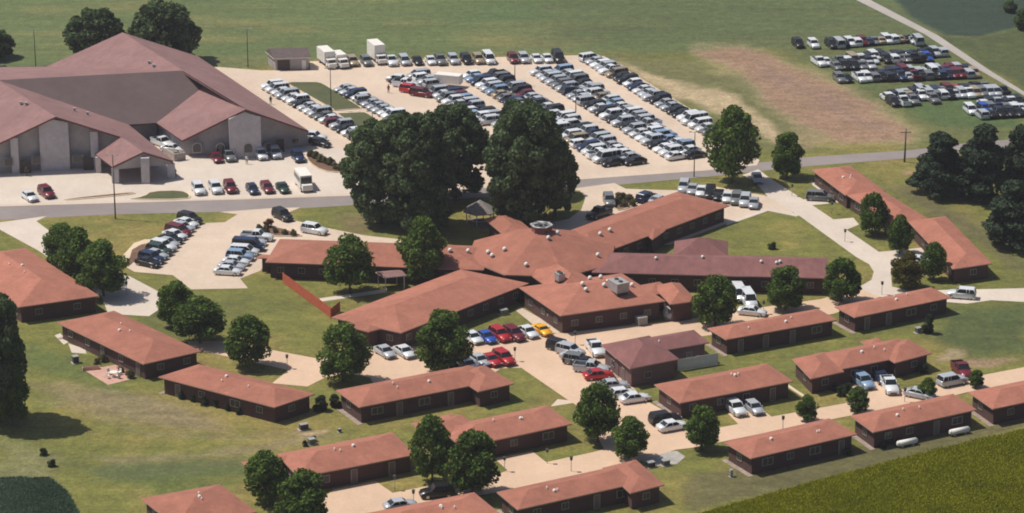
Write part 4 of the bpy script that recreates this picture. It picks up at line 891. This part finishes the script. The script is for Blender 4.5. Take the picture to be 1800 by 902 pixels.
# --- individually read vehicles
g = 'cars outside the care home'
A = (1,.62); B = (1,-.18)
for a in [(855,591,'sedan','blue',A,'bright blue sports sedan beside the big shade tree'),(879,588,'suv','red',A,'red SUV right of the bright blue car'),(904,587,'suv','maroon',A,'maroon SUV between red SUV and white sedan'),(928,582,'sedan','white',A,'white sedan left of the yellow sports car'),(953,578,'convertible','yellow',A,'yellow sports car at the walk to the kitchen block'),
 (831,592,'sedan','white',A,'white car half hidden right of the big shade tree'),(843,632,'sedan','silver',A,'silver sedan in the lower row left of two red cars'),(863,631,'sedan','red',A,'smaller red sedan in the lower row, between silver and red cars'),(886,629,'suv','red',A,'red car at the right end of the lower row'),
 (796,648,'sedan','dark blue',A,'dark blue car peeking below the big shade tree'),(822,640,'sedan','white',A,'white car peeking below the big tree beside the silver sedan'),(677,617,'sedan','silver',A,'silver sedan nearest the southwest wing tip'),(711,617,'sedan','white',A,'white sedan between southwest wing tip and big tree'),
 (986,609,'suv','black',(1,.25),'black SUV at the top of the long slanted row'),(1003,616,'suv','silver',(1,.25),'silver SUV second in the long slanted row'),(1010,626,'sedan','silver',(1,.2),'silver sedan third in the long slanted row'),(1017,633,'suv','grey',(1,.15),'dark grey SUV in the middle of the long slanted row'),(1030,636,'sedan','black',(1,.15),'black sedan in the long slanted row behind the silver pickup'),(1040,646,'pickup','silver',(1,.1),'silver pickup truck behind the red car of the slanted row'),(1052,657,'sedan','red',(1,-.12),'red sedan before the plum roofed garage'),
 (1078,675,'sedan','silver',(1,-.1),'silver sedan below the plum roofed garage'),(1096,690,'hatchback','white',(1,-.12),'white hatchback partly behind the white sedan'),(1116,698,'sedan','white',(1,-.15),'white sedan at the lower end of the long row'),(1047,612,'pickup','white',(.7,.9),'white pickup truck at the corner of the plum roofed garage'),
 (1169,735,'suv','black',(1,-.15),'black SUV beside the cottage corner, behind a white sedan'),(1182,747,'sedan','white',(1,-.18),'white sedan in front of the black SUV on the lane'),(1293,717,'suv','white',(.9,.75),'white SUV on the short double driveway'),(1326,716,'hatchback','silver',(.9,.75),'small silver hatchback on the short double driveway'),
 (1518,670,'suv','light blue',(.9,.7),'light blue SUV before the two winged cottage'),(1549,662,'sedan','dark blue',(.8,.9),'dark car behind the white pickup at the two winged cottage'),(1564,677,'pickup','white',(.6,1),'white pickup truck at the two winged cottage'),(1674,668,'suv','silver',(1,-.18),'silver SUV on the lower right lane'),(1691,650,'pickup','maroon',(.8,.8),'dark maroon pickup truck on the lawn by the lower right lane'),
 (1617,691,'sedan','silver',(1,.2),'silver car behind the little dark tree'),(1690,516,'suv','white',(-1,-.08),'white SUV driving out along the right edge lane'),(1441,345,'minivan','grey',(1,.04),'grey minivan on the first driveway of the stepped row'),(1614,457,'sedan','white',(1,.1),'white sedan between trees of the stepped row'),
 (1071,352,'suv','grey',(.3,1),'grey SUV facing forward in the circular drive'),(1053,374,'pickup','black',(-1,.35),'black pickup truck in the circular drive'),(1137,346,'suv','dark blue',(1,-.42),'dark blue SUV at the drive island'),(1158,350,'sedan','silver',(1,-.42),'silver sedan tight behind the northeast wing roof'),(1331,312,'sedan','silver',(.5,1),'silver sedan turning into the curving drive'),(907,331,'sedan','white',(1,.05),'white sedan half hidden by the big maple'),
 (768,864,'suv','black',(-1,.1),'black SUV on the lane at the bottom centre'),(704,886,'sedan','silver',(1,-.15),'silver car roof peeking over the bottom cottage'),(497,378,'suv','black',(1,.5),'black SUV turning on the mouth of the west drive'),(553,403,'suv','white',(1,.18),'white SUV driving behind the west wing'),
 (1300,517,'van','white',(.6,1),'white van beside the tree at the kitchen end'),(1316,527,'van','white',(.6,1),'second white van, nearer the lane'),(1322,546,'sedan','white',(1,.1),'white car below the two white vans'),(1290,502,'sedan','silver',(.6,1),'silver car above the two white vans'),
 (52,344,'sedan','white',(.8,.5),'white car at the church forecourt kerb'),(82,338,'suv','maroon',(.9,.6),'maroon SUV at the church forecourt kerb'),
 (349,332,'suv','white',(.75,1),'white SUV at the left end of the forecourt row'),(379,330,'suv','white',(.75,1),'second white SUV in the forecourt row'),(405,329,'suv','maroon',(.75,1),'maroon SUV with light bonnet in the forecourt row'),(444,332,'hatchback','dark blue',(.8,1),'small dark blue car in the forecourt row'),(470,329,'estate car','maroon',(.8,1),'maroon estate car in the forecourt row'),(497,329,'sedan','dark green',(.8,.9),'dark green sedan next to the shuttle bus'),
 (381,276,'sedan','dark red',(.8,1),'dark red sedan in the shade of the church gable'),(403,274,'suv','grey',(.75,1),'grey SUV left of the white box truck at the church'),(459,271,'suv','white',(.75,1),'white SUV right of the white box truck'),(484,269,'suv','silver',(.75,1),'silver SUV before the church side door'),(524,275,'suv','dark blue',(.75,1),'dark blue SUV at the planting bed'),(553,240,'suv','white',(1,.1),'white SUV at the right church corner'),(563,250,'estate car','black',(1,.25),'black estate car at the right church corner'),
 (286,250,'pickup','white',(1,.35),'white pickup truck between canopy and side gable'),(303,260,'sedan','white',(1,.1),'white sedan behind the low tan wall')]:
    car(*a, g)
# two church-lot lines by the west wing
for i, (k, c) in enumerate([('suv','black'),('sedan','white'),('sedan','silver'),('minivan','maroon'),('sedan','white'),('sedan','black'),('sedan','silver'),('suv','white'),('suv','dark green'),('sedan','silver'),('suv','dark blue'),('sedan','black')]):
    t = i/11; car(334-t*74, 384+t*76, k, c, (1,.22), f'{c} {KN[k]}, number {i+1} from the road, left line of west lot', 'cars in the west lot')
for i, (k, c) in enumerate([('pickup','white'),('sedan','silver'),('van','dark blue'),('minivan','white'),('suv','light blue'),('sedan','white'),('sedan','silver'),('sedan','white')]):
    t = i/7; car(452-t*52, 415+t*60, k, c, (1,.06), f'{c} {KN[k]}, number {i+1} from the top, right line of west lot', 'cars in the west lot')
for i, (k, c) in enumerate([('suv','silver'),('sedan','silver'),('sedan','white'),('suv','black'),('sedan','black'),('sedan','white'),('suv','grey'),('suv','silver'),('sedan','silver')]):
    t = i/8; simple(1202+t*123, 328+t*28, k, c, heading(1260, 342, -.25, 1), f'{c} {KN[k]}, number {i+1} from left behind northeast wing', 'cars behind the northeast wing')
# --- main lot
ORD = ['first','second','third','fourth','fifth','sixth','seventh','eighth','ninth','tenth','eleventh','twelfth','thirteenth','fourteenth','fifteenth','sixteenth','seventeenth','eighteenth','nineteenth','twentieth','twenty first','twenty second','twenty third','twenty fourth','twenty fifth','twenty sixth','twenty seventh','twenty eighth','twenty ninth','thirtieth']
rc = random.Random(5)
CW = ['white']*11+['silver']*13+['grey']*3+['black']*5+['dark blue']*3+['light blue']*2+['maroon']+['tan']
KW = ['sedan']*8+['suv']*5+['hatchback']*2+['minivan']*3+['pickup']*1+['estate car']
def line(x0, y0, x1, y1, n, hd, where, over={}, skip=(), seed=0):
    a, b = P(x0, y0), P(x1, y1); ang = heading((x0+x1)/2, (y0+y1)/2, *hd)
    for i in range(n):
        if i in skip: continue
        k, c = rc.choice(KW), rc.choice(CW)
        if i in over: k, c = over[i]
        p = a.lerp(b, i/(n-1)); u, v = proj((p.x, p.y, 0)); flip = math.pi if rc.random() < .12 else 0
        simple(u+rc.uniform(-.5,.5), v, k, c, ang+flip, f'{c} {KN[k]}, {ORD[i]} from far end of {where}', 'cars in the main parking lot')
line(478,150,640,242, 18, (-1,.12), 'the line nearest the church', {5:('suv','white'),0:('suv','white'),13:('suv','silver'),14:('sedan','black')})
line(606,155,712,212, 12, (-1,.12), 'the line right of the grass islands')
line(694,137,722,152, 4, (1,.10), 'the short stub left of the red cars')
line(722,157,741,163, 2, (1,.14), 'the red pair in the middle', {0:('suv','red'),1:('minivan','dark red')})
line(736,131,892,222, 17, (-1,.13), 'the trailer line, right side', {}, (4,5))
line(768,160,856,212, 10, (-1,.13), 'the trailer line, left side')
line(828,131,1077,284, 26, (-1,.15), 'the long middle double line, left side', {24:('van','white'),25:('sedan','black')})
line(868,131,1116,282, 26, (-1,.15), 'the long middle double line, right side', {25:('sedan','black'),24:('sedan','silver')})
line(950,125,1190,273, 25, (-1,.15), 'the eastern double line, left side', {24:('sedan','white')})
line(988,123,1222,270, 25, (-1,.15), 'the eastern double line, right side', {24:('sedan','black')})
line(1038,101,1252,230, 23, (-1,.15), 'the rightmost single line', {19:('van','white')})
for i, (u, k, c) in enumerate([(620,'suv','tan'),(644,'suv','grey'),(688,'pickup','white'),(711,'minivan','silver'),(734,'sedan','black'),(757,'sedan','white'),(774,'pickup','grey'),(797,'suv','silver'),(820,'suv','black'),(841,'suv','tan'),(859,'van','white'),(902,'suv','dark red'),(921,'suv','silver'),(943,'sedan','white'),(962,'sedan','white'),(981,'van','black')]):
    car(u, 108-(u-617)*.018, k, c, (.8,.95), f'{c} {KN[k]}, {ORD[i]} from left in the back row of the lot', 'cars in the back row of the lot')
# box trucks, trailer, shuttle bus
def box_truck(px, py, hd, label, L=7.6, H=3.3, cab=True, name='box_truck', bl=5.4, w=2.35):
    root = thing(name, (0,0,0), label, 'truck'); place(root, px, py, heading(px, py, *hd)); bm = bmesh.new(); x0 = -L/2
    box(bm, (x0+bl/2, 0, .85), (bl, w, H-.85)); box(bm, (x0+bl/2, 0, H), (bl-.1, w-.1, .05)); box(bm, (x0+bl/2, 0, .72), (bl, .9, .16), mi=1)
    for s in (-1,1): box(bm, (x0-.02, s*.55, .95), (.06, 1.02, H-1.15), mi=0)
    b = bmobj('cargo_box', bm, [M['white'], M['metal_dark']], root)
    wheels = [(x0+1.3, .95), (x0+1.3, -.95)]
    if cab:
        cx = x0+bl; bm = bmesh.new(); box(bm, (cx+.75, 0, .5), (1.4, 2.0, 1.5), taper=.92); box(bm, (cx+1.75, 0, .5), (.9, 1.9, .75), taper=.9); bmobj('cab', bm, M['white'], root)
        bm = bmesh.new(); v = [bm.verts.new(p) for p in ((cx+1.44,-.8,1.3),(cx+1.44,.8,1.3),(cx+1.40,.78,1.85),(cx+1.40,-.78,1.85))]; bm.faces.new(v); box(bm, (cx+.9, 0, 1.3), (.8, 2.0, .5)); bmobj('windows', bm, M['glass'], root); wheels += [(cx+1.5,.9),(cx+1.5,-.9)]
    tm, rm_ = wheel_meshes(.40)
    for a, b_ in wheels: t_ = obj('wheel', tm, root); t_.location = (a, b_, .40); obj('rim', rm_, t_)
    return root
box_truck(576,109,(1,.75),'large white box truck, leftmost in the back row'); box_truck(598,110,(1,.75),'white box truck right of the leftmost one', L=6.4, H=2.6, bl=4.2)
box_truck(664,102,(1,.75),'tall white box truck in the back row with a pickup beside it', H=3.9)
box_truck(426,263,(.75,1),'white box truck parked against the church wall', L=5.6, H=2.9, bl=3.6, w=2.1)
box_truck(789,146,(1,.10),'grey white box trailer standing among the parked cars', L=5.5, H=2.6, cab=False, name='box_trailer')
def shuttle():
    root = thing('shuttle_bus', (0,0,0), 'white shuttle bus with dark windows at the right end of the forecourt', 'bus'); place(root, 534, 323, heading(534, 323, .75, 1)); bm = bmesh.new()
    box(bm, (-.5,0,.45), (5.6,2.3,2.45), taper=.95); box(bm, (2.9,0,.45), (1.3,2.0,1.0), taper=.9); bmobj('body', bm, M['white'], root)
    for s in (-1,1):
        for i in range(4): bm = bmesh.new(); box(bm, (-2.5+i*1.25, s*1.13, 1.55), (1.05,.06,.85)); bmobj('window', bm, M['glass'], root)
    bm = bmesh.new(); box(bm, (2.28,0,1.45), (.07,1.9,1.1)); bmobj('windscreen', bm, M['glass'], root); tm, rm_ = wheel_meshes(.40)
    for a in (-2.0, 2.6):
        for s in (-1,1): t_ = obj('wheel', tm, root); t_.location = (a, s*1.0, .4); obj('rim', rm_, t_)
shuttle()
box_truck(77,133,(1,.1),'small truck with pale box beyond the church roof', L=4.5, H=2.2, bl=3, w=2)
for i, (a, b, k, c) in enumerate([(8,128,'suv','black'),(28,131,'sedan','grey'),(47,130,'pickup','black'),(-10,126,'suv','silver'),(62,131,'suv','dark red')]): simple(a, b, k, c, heading(a, b, .8, .9), f'{c} {KN[k]} parked beyond the church roof at the far left', 'cars behind the church')
# --- field rows: far more than can be singled out at this size
def field_cars():
    r = random.Random(11); bm = bmesh.new(); lay_ = bm.loops.layers.float_color.new('carcol') if hasattr(bm.loops.layers, 'float_color') else None
    cc = ['white']*8+['silver']*7+['grey']*4+['black']*10+['dark blue']*4+['dark red']*2+['red']*1+['tan','blue']
    def row(x0, y0, x1, y1, n, skip=()):
        a, b = P(x0, y0), P(x1, y1)
        for i in range(n):
            if i in skip or r.random() < .05: continue
            p = a.lerp(b, i/(n-1)); u, v = proj((p.x, p.y, 0)); ang = heading(u, v, 1, .75)+r.uniform(-.06,.06)+(math.pi if r.random() < .4 else 0)
            k = r.choice(['sedan']*4+['suv']*5+['pickup']*3+['minivan']*3+['van']); c = COL[r.choice(cc)]; w_ = P(u, v, .75)
            nv, nf = len(bm.verts), len(bm.faces); bm.from_mesh(SIM[k]); bm.verts.ensure_lookup_table(); bm.faces.ensure_lookup_table(); R_ = Matrix.Translation((w_.x, w_.y, .02)) @ Matrix.Rotation(ang, 4, 'Z') @ Matrix.Scale(.95, 4)
            bmesh.ops.transform(bm, matrix=R_, verts=bm.verts[nv:])
            for f_ in bm.faces[nf:]:
                for l_ in f_.loops: l_[lay_] = (*c, 1)
    row(1462,77,1580,67,12); row(1594,67,1612,71,3); row(1403,76,1430,77,2)
    row(1440,108,1652,99,19,(2,)); row(1500,100,1655,91,14); row(1470,115,1530,113,5)
    row(1476,137,1712,128,21,(2,)); row(1528,130,1695,120,15)
    row(1560,170,1762,160,18); row(1590,161,1742,152,13); row(1570,178,1640,173,5)
    row(1706,192,1815,186,10); row(1730,182,1800,177,7); row(1725,200,1790,196,5)
    tag(bmobj('field_parked_cars', bm, [M['paint_attr'], M['glass'], M['tyre'], M['rim'], M['lamp_clear'], M['lamp_red']]), 'rows of small parked cars on the grass field at the upper right', 'cars', kind='stuff')
field_cars()
print('INDIVIDUAL CARS', NCAR[0])
# ------------------------------------------------------------------ posts, lamps, people, small things
def pole(px, py, top, label, lamp='arm', m='metal_dark', r0=.11):
    b = P(px, py); H = zt(px, py, top); root = thing('lamp_post' if lamp else 'utility_pole', b, label, 'lamp post' if lamp else 'pole', 'tall poles and lot lights'); bm = bmesh.new(); tube(bm, (0,0,-.2), (0,0,H), r0, r0*.6, 8); bmobj('pole', bm, M[m], root)
    if lamp:
        for s in (-1,1): bm = bmesh.new(); tube(bm, (0,0,H-.1), (s*.7,0,H), .04, n=6); box(bm, (s*.85,0,H-.05), (.5,.28,.14)); bmobj('lamp_head', bm, M['metal'], root)
    else: bm = bmesh.new(); box(bm, (0,0,H-.8), (2.0,.12,.14)); bmobj('crossarm', bm, M[m], root)
pole(63,119,52,'tall lamp post on the grass beyond the church, far left'); pole(436,118,50,'tall lamp post left of the storage shed'); pole(582,194,120,'lamp post rising from the grass island by the church line'); pole(905,150,104,'lamp post at the top of the long parked line')
pole(1012,213,152,'lamp post between the two double lines'); pole(1220,311,232,'tall thin pole at the road, left of the large oval tree'); pole(1590,285,226,'dark wooden pole beside the road at right', None, 'wood_pole', .2); pole(203,385,272,'dark pole in the grass between road and west lot', 'arm', 'wood_pole', .14)
pole(655,240,196,'lamp post at the second grass island'); yard_lamp_at = (255,408)
def yard_lamp(px, py, label):
    b = P(px, py); root = thing('yard_lamp', b, label, 'yard lamp', 'small yard lamps along the lanes'); bm = bmesh.new(); tube(bm, (0,0,-.1), (0,0,1.75), .05, n=6); bmobj('post', bm, M['metal'], root)
    bm = bmesh.new(); box(bm, (0,0,1.75), (.32,.32,.45), taper=1.3); box(bm, (0,0,2.2), (.46,.46,.12), taper=.4); bmobj('lantern', bm, M['metal_dark'], root)
for a in [(887,829,'yard lamp on the green strip beside the lower trees'),(1004,829,'yard lamp behind the bottom centre cottage roof'),(727,888,'yard lamp beside the black SUV on the bottom lane'),(1376,757,'dark yard lamp behind the leftmost crop side cottage'),(1590,707,'yard lamp behind the cottage with white tanks'),(1011,606,'yard lamp at the black SUV of the slanted row'),(505,648,'yard lamp on the curved drive above the wide cottage'),(1550,518,'yard lamp on the curving drive behind a cottage roof'),(962,815,'yard lamp on the lawn of the stepped roof cottage'),(1462,376,'yard lamp on the lawn of the stepped row'),(223,518,'yard lamp beside the three trees of the left drive'),(905,635,'yard lamp at the right end of the lower car row'),(694,862,'yard lamp at the lawn corner before the lower left cottage'),(1342,552,'yard lamp by the lane right of the white vans'),(1392,345,'yard lamp by the curving drive near the grey van'),(1485,425,'yard lamp along the curving drive')]: yard_lamp(*a)
def person(px, py, top, low, label, arm=.1):
    b = P(px, py); root = thing('person', b, label, 'person'); root.scale = (1.06,)*3
    J = [(0,0,.92,.15),(0,0,1.15,.15),(0,0,1.40,.17),(0,0,1.50,.06),(0,.02,1.62,.10),(0,.02,1.72,.085),
         (.10,0,.86,.10),(.12,.05,.48,.07),(.13,.0,.08,.05),(.13,.14,.04,.04),(-.10,0,.86,.10),(-.12,-.05,.48,.07),(-.13,-.10,.08,.05),(-.13,.05,.04,.04),
         (.19,0,1.40,.07),(.25,.02,1.12,.05),(.24,.14,.88,.035),(.24,.18,.80,.03),(-.19,0,1.40,.07),(-.25,-.02,1.12,.05),(-.24,.10,.88,.035),(-.24,.14,.80,.03)]
    E = [(0,1),(1,2),(2,3),(3,4),(4,5),(0,6),(6,7),(7,8),(8,9),(0,10),(10,11),(11,12),(12,13),(2,14),(14,15),(15,16),(16,17),(2,18),(18,19),(19,20),(20,21)]
    me = bpy.data.meshes.new('body'); me.from_pydata([j[:3] for j in J], E, []); o = obj('body', me, root); o.modifiers.new('skin', 'SKIN'); o.modifiers['skin'].use_smooth_shade = True
    for i, j in enumerate(J): me.skin_vertices[0].data[i].radius = (j[3], j[3]); me.skin_vertices[0].data[i].use_root = (i == 0)
    ss = o.modifiers.new('sub', 'SUBSURF'); ss.levels = ss.render_levels = 1
    bpy.context.view_layer.update(); ev = o.evaluated_get(bpy.context.evaluated_depsgraph_get()); nm = bpy.data.meshes.new_from_object(ev); o.modifiers.clear(); o.data = nm; nm.materials.clear()
    for c_ in (M['skin'], mat('shirt', top, .9), mat('trousers', low, .9), M['tyre']): nm.materials.append(c_)
    for p_ in nm.polygons:
        z = p_.center.z; p_.material_index = 0 if z > 1.52 or (abs(p_.center.x) > .2 and z < 1.1) else 1 if z > .95 else 3 if z < .09 else 2; p_.use_smooth = True
    bm = bmesh.new(); dome(bm, (0,.0,1.66), .115, .17, 10, 4); bmobj('hair', bm, M['hair'], root, True)
person(476,184,(.04,.03,.04),(.03,.03,.04),'person in dark clothes standing on the pavement right of the church roof')
person(683,164,(.2,.03,.05),(.04,.04,.06),'person in a dark red top walking in the open lot')
person(434,289,(.7,.68,.66),(.12,.1,.1),'person in a white shirt beside the white box truck')
person(47,310,(.05,.05,.05),(.04,.04,.05),'person in dark clothes at the church front wall')
person(308,312,(.08,.08,.1),(.05,.05,.06),'person in dark clothes beside the right canopy pier')
person(965,568,(.6,.6,.58),(.3,.28,.26),'person in pale clothes on the walk beside the kitchen block')
def unit(px, py, s, label, name='air_unit', cat='air conditioner', m='metal', rz=.45, grp=None):
    b = P(px, py); root = thing(name, b, label, cat, grp); root.rotation_euler.z = rz; bm = bmesh.new(); box(bm, (0,0,-.05), (s[0]*1.25, s[1]*1.25, .13)); bmobj('pad', bm, M['stone'], root)
    s = tuple(v*.85 for v in s); bm = bmesh.new(); box(bm, (0,0,.08), s); bmobj('casing', bm, M[m], root); bm = bmesh.new(); box(bm, (0,0,.08+s[2]), (s[0]*1.04, s[1]*1.04, .08)); bmobj('lid', bm, M['metal'], root)
    bm = bmesh.new()
    for i in range(5): box(bm, (0,-s[1]/2-.01,.16+i*s[2]/5.5), (s[0]*.9,.03,.07))
    for i in range(5): box(bm, (-s[0]/2-.01,0,.16+i*s[2]/5.5), (.03,s[1]*.9,.07))
    bmobj('louvre', bm, M['metal_dark'], root)
unit(534,755,(1.4,.9,.9),'dark utility box on the lawn between wide and lower left cottages', 'utility_box', 'utility box', 'metal_dark'); unit(548,781,(1.1,1.0,.9),'grey air unit behind the lower left cottage roof', grp=None)
unit(885,553,(1.5,1.0,.9),'white topped unit on the lawn beside the southwest wing'); unit(133,638,(1.0,1.0,1.2),'dark air unit behind the patio cottage', m='metal_dark'); unit(1170,818,(1.2,.9,.8),'pale air unit at the edge of the gravel pad'); unit(1144,821,(1.2,.9,.8),'dark air unit at the gravel pad, left of the pale one', m='metal_dark')
unit(1127,571,(1.9,1.4,1.5),'grey slatted generator standing on the lane at the kitchen wall', 'generator', 'generator'); unit(1614,585,(1.0,.9,.9),'pale air unit beside the upright evergreen'); unit(597,760,(.0001+.5,.5,.5),'tiny white utility lid on the lawn above the lower left cottage', 'utility_box', 'utility box', 'white')
unit(1236,832-0,(.5,.5,1.1),'white pedestal on the grass by the crop field', 'utility_box', 'utility box', 'white') if False else unit(1285,838,(.5,.5,1.1),'white pedestal on the grass above the crop field', 'utility_box', 'utility box', 'white')
unit(1633,398,(1.2,1.0,1.0),'pale unit behind the middle of the stepped row')
def dumpster():
    b = P(1178,560); root = thing('dome_container', b, 'pale grey dome topped container at the kitchen wall', 'container'); bm = bmesh.new(); tube(bm, (0,0,0), (0,0,1.3), 1.15, 1.2, 12); dome(bm, (0,0,1.3), 1.2, .75, 12, 4); bmobj('shell', bm, M['metal'], root); bm = bmesh.new(); box(bm, (0,-.95,1.35), (.9,.5,.5)); bmobj('hatch', bm, M['metal_dark'], root)
dumpster()
def tank(px, py, L, label):
    b = P(px, py); rz = heading(px, py, 1, -.2); root = thing('white_tank', b, label, 'tank', 'white tanks behind the lower right cottage', rz); bm = bmesh.new(); tube(bm, (-L/2,0,.62), (L/2,0,.62), .42, n=14)
    for s in (-1,1): tube(bm, (s*L/2,0,.62), (s*(L/2+.22),0,.62), .42, .2, 14)
    bmobj('shell', bm, M['white'], root, False)
    for s in (-1,1): bm = bmesh.new(); box(bm, (s*L*.3,0,-.05), (.25,.8,.35)); bmobj('leg', bm, M['stone'], root)
tank(1594,784,3.0,'white rounded tank behind the lower right cottage, the left one'); tank(1686,764,3.0,'white rounded tank behind the lower right cottage, the right one')
def patio_set():
    b = P(200,662); t = thing('garden_table', (b.x,b.y,.03), 'round white garden table on the pink patio', 'table'); bm = bmesh.new(); tube(bm, (0,0,.68), (0,0,.74), .65, n=16); bmobj('tabletop', bm, M['white'], t); bm = bmesh.new(); tube(bm, (0,0,0), (0,0,.7), .06, n=6); tube(bm, (0,0,0), (0,0,.06), .35, n=10); bmobj('base', bm, M['white'], t)
    for i, wh in enumerate(['far left of','far right of','near right of','near left of']):
        a = math.radians(135-90*i); c_ = thing('garden_chair', (b.x+1.1*math.cos(a), b.y+1.1*math.sin(a), .03), f'white garden chair at the {wh} the garden table', 'chair', 'garden chairs', a+math.pi/2)
        bm = bmesh.new(); box(bm, (0,0,.42), (.5,.5,.05)); bmobj('seat', bm, M['white'], c_); bm = bmesh.new(); box(bm, (0,-.24,.45), (.5,.05,.5)); bmobj('backrest', bm, M['white'], c_)
        for sx in (-.21,.21):
            for sy in (-.21,.21): bm = bmesh.new(); tube(bm, (sx,sy,0), (sx,sy,.43), .025, n=5); bmobj('leg', bm, M['white'], c_)
patio_set()
def bench_wall(px, py, hd, L, label):
    b = P(px, py); root = thing('planter_wall', b, label, 'planter', None, heading(px, py, *hd)); bm = bmesh.new(); box(bm, (0,0,-.1), (L,.6,.6)); bmobj('wall', bm, M['patio'], root); bm = bmesh.new(); box(bm, (0,0,.5), (L-.2,.45,.06)); bmobj('soil', bm, M['mulch'], root)
bench_wall(160,650,(1,-.1),2.6,'low brick planter at the left side of the pink patio'); bench_wall(216,652,(1,.5),2.6,'low brick planter at the right side of the pink patio')
# courtyard shelter between west and southwest wings
def shelter():
    q = quad3((660,478),(676,488),(715,484), 2.4); c = sum(q, Vector((0,0,0)))/4; root = thing('courtyard_shelter', (c.x,c.y,0), 'low pink roofed shelter in the courtyard between two shade trees', 'shelter'); bm = bmesh.new(); q = [Vector((p.x-c.x,p.y-c.y,2.4)) for p in q]; hip(bm, q, 2.4, .2, (0,0)); bmobj('roof', bm, [M['roof_church'], M['white']], root)
    for p in inset(q, .3): bm = bmesh.new(); box(bm, (p.x,p.y,-.1), (.15,.15,2.4)); bmobj('post', bm, M['white'], root)
shelter()
# ------------------------------------------------------------------ light, camera, render settings
SUN = Vector((-math.cos(math.radians(60))*.97, math.cos(math.radians(60))*.24, math.sin(math.radians(60)))).normalized()
el = math.asin(SUN.z); az = math.atan2(SUN.x, SUN.y)
ld = bpy.data.lights.new('sun', 'SUN'); ld.energy = 4.6; ld.angle = math.radians(.55); ld.color = (1,.93,.82)
so = bpy.data.objects.new('sun', ld); C.objects.link(so); so.rotation_euler = (-SUN).to_track_quat('-Z', 'Y').to_euler(); so.location = (-200, 300, 300)
w = bpy.data.worlds.new('World'); scene.world = w; w.use_nodes = True; nt = w.node_tree; bg = nt.nodes['Background']
sky = nt.nodes.new('ShaderNodeTexSky'); sky.sky_type = 'NISHITA'; sky.sun_disc = False; sky.sun_elevation = el; sky.sun_rotation = az
sky.dust_density = 2.0; nt.links.new(sky.outputs['Color'], bg.inputs['Color']); bg.inputs['Strength'].default_value = .075
cd = bpy.data.cameras.new('camera'); cd.sensor_width = 36; cd.lens = 36*FOC/1800; cd.clip_start = 1; cd.clip_end = 20000
co_ = bpy.data.objects.new('camera', cd); C.objects.link(co_); co_.location = CAM; co_.rotation_euler = (math.pi/2-PITCH, 0, 0); scene.camera = co_
HAZE = True
if HAZE:
    bm = bmesh.new(); box(bm, (0, 2000, -1), (9000, 6000, 165)); hz = mat('haze_air', (1,1,1)); nt = hz.node_tree; nt.nodes.remove(nt.nodes['Principled BSDF'])
    pv = nt.nodes.new('ShaderNodeVolumePrincipled'); pv.inputs['Color'].default_value = (.84,.83,.94,1); pv.inputs['Density'].default_value = .00010; pv.inputs['Anisotropy'].default_value = .2
    nt.links.new(pv.outputs[0], nt.nodes['Material Output'].inputs['Volume']); tag(bmobj('haze', bm, hz), kind='stuff')
EXPO = 0.0
vs = scene.view_settings; vs.view_transform = 'Standard'; vs.look = 'None'; vs.exposure = EXPO; vs.gamma = 1; vs.use_curve_mapping = False
scene.render.engine = 'CYCLES'; scene.cycles.pixel_filter_type = 'BLACKMAN_HARRIS'; scene.cycles.filter_width = 1.9
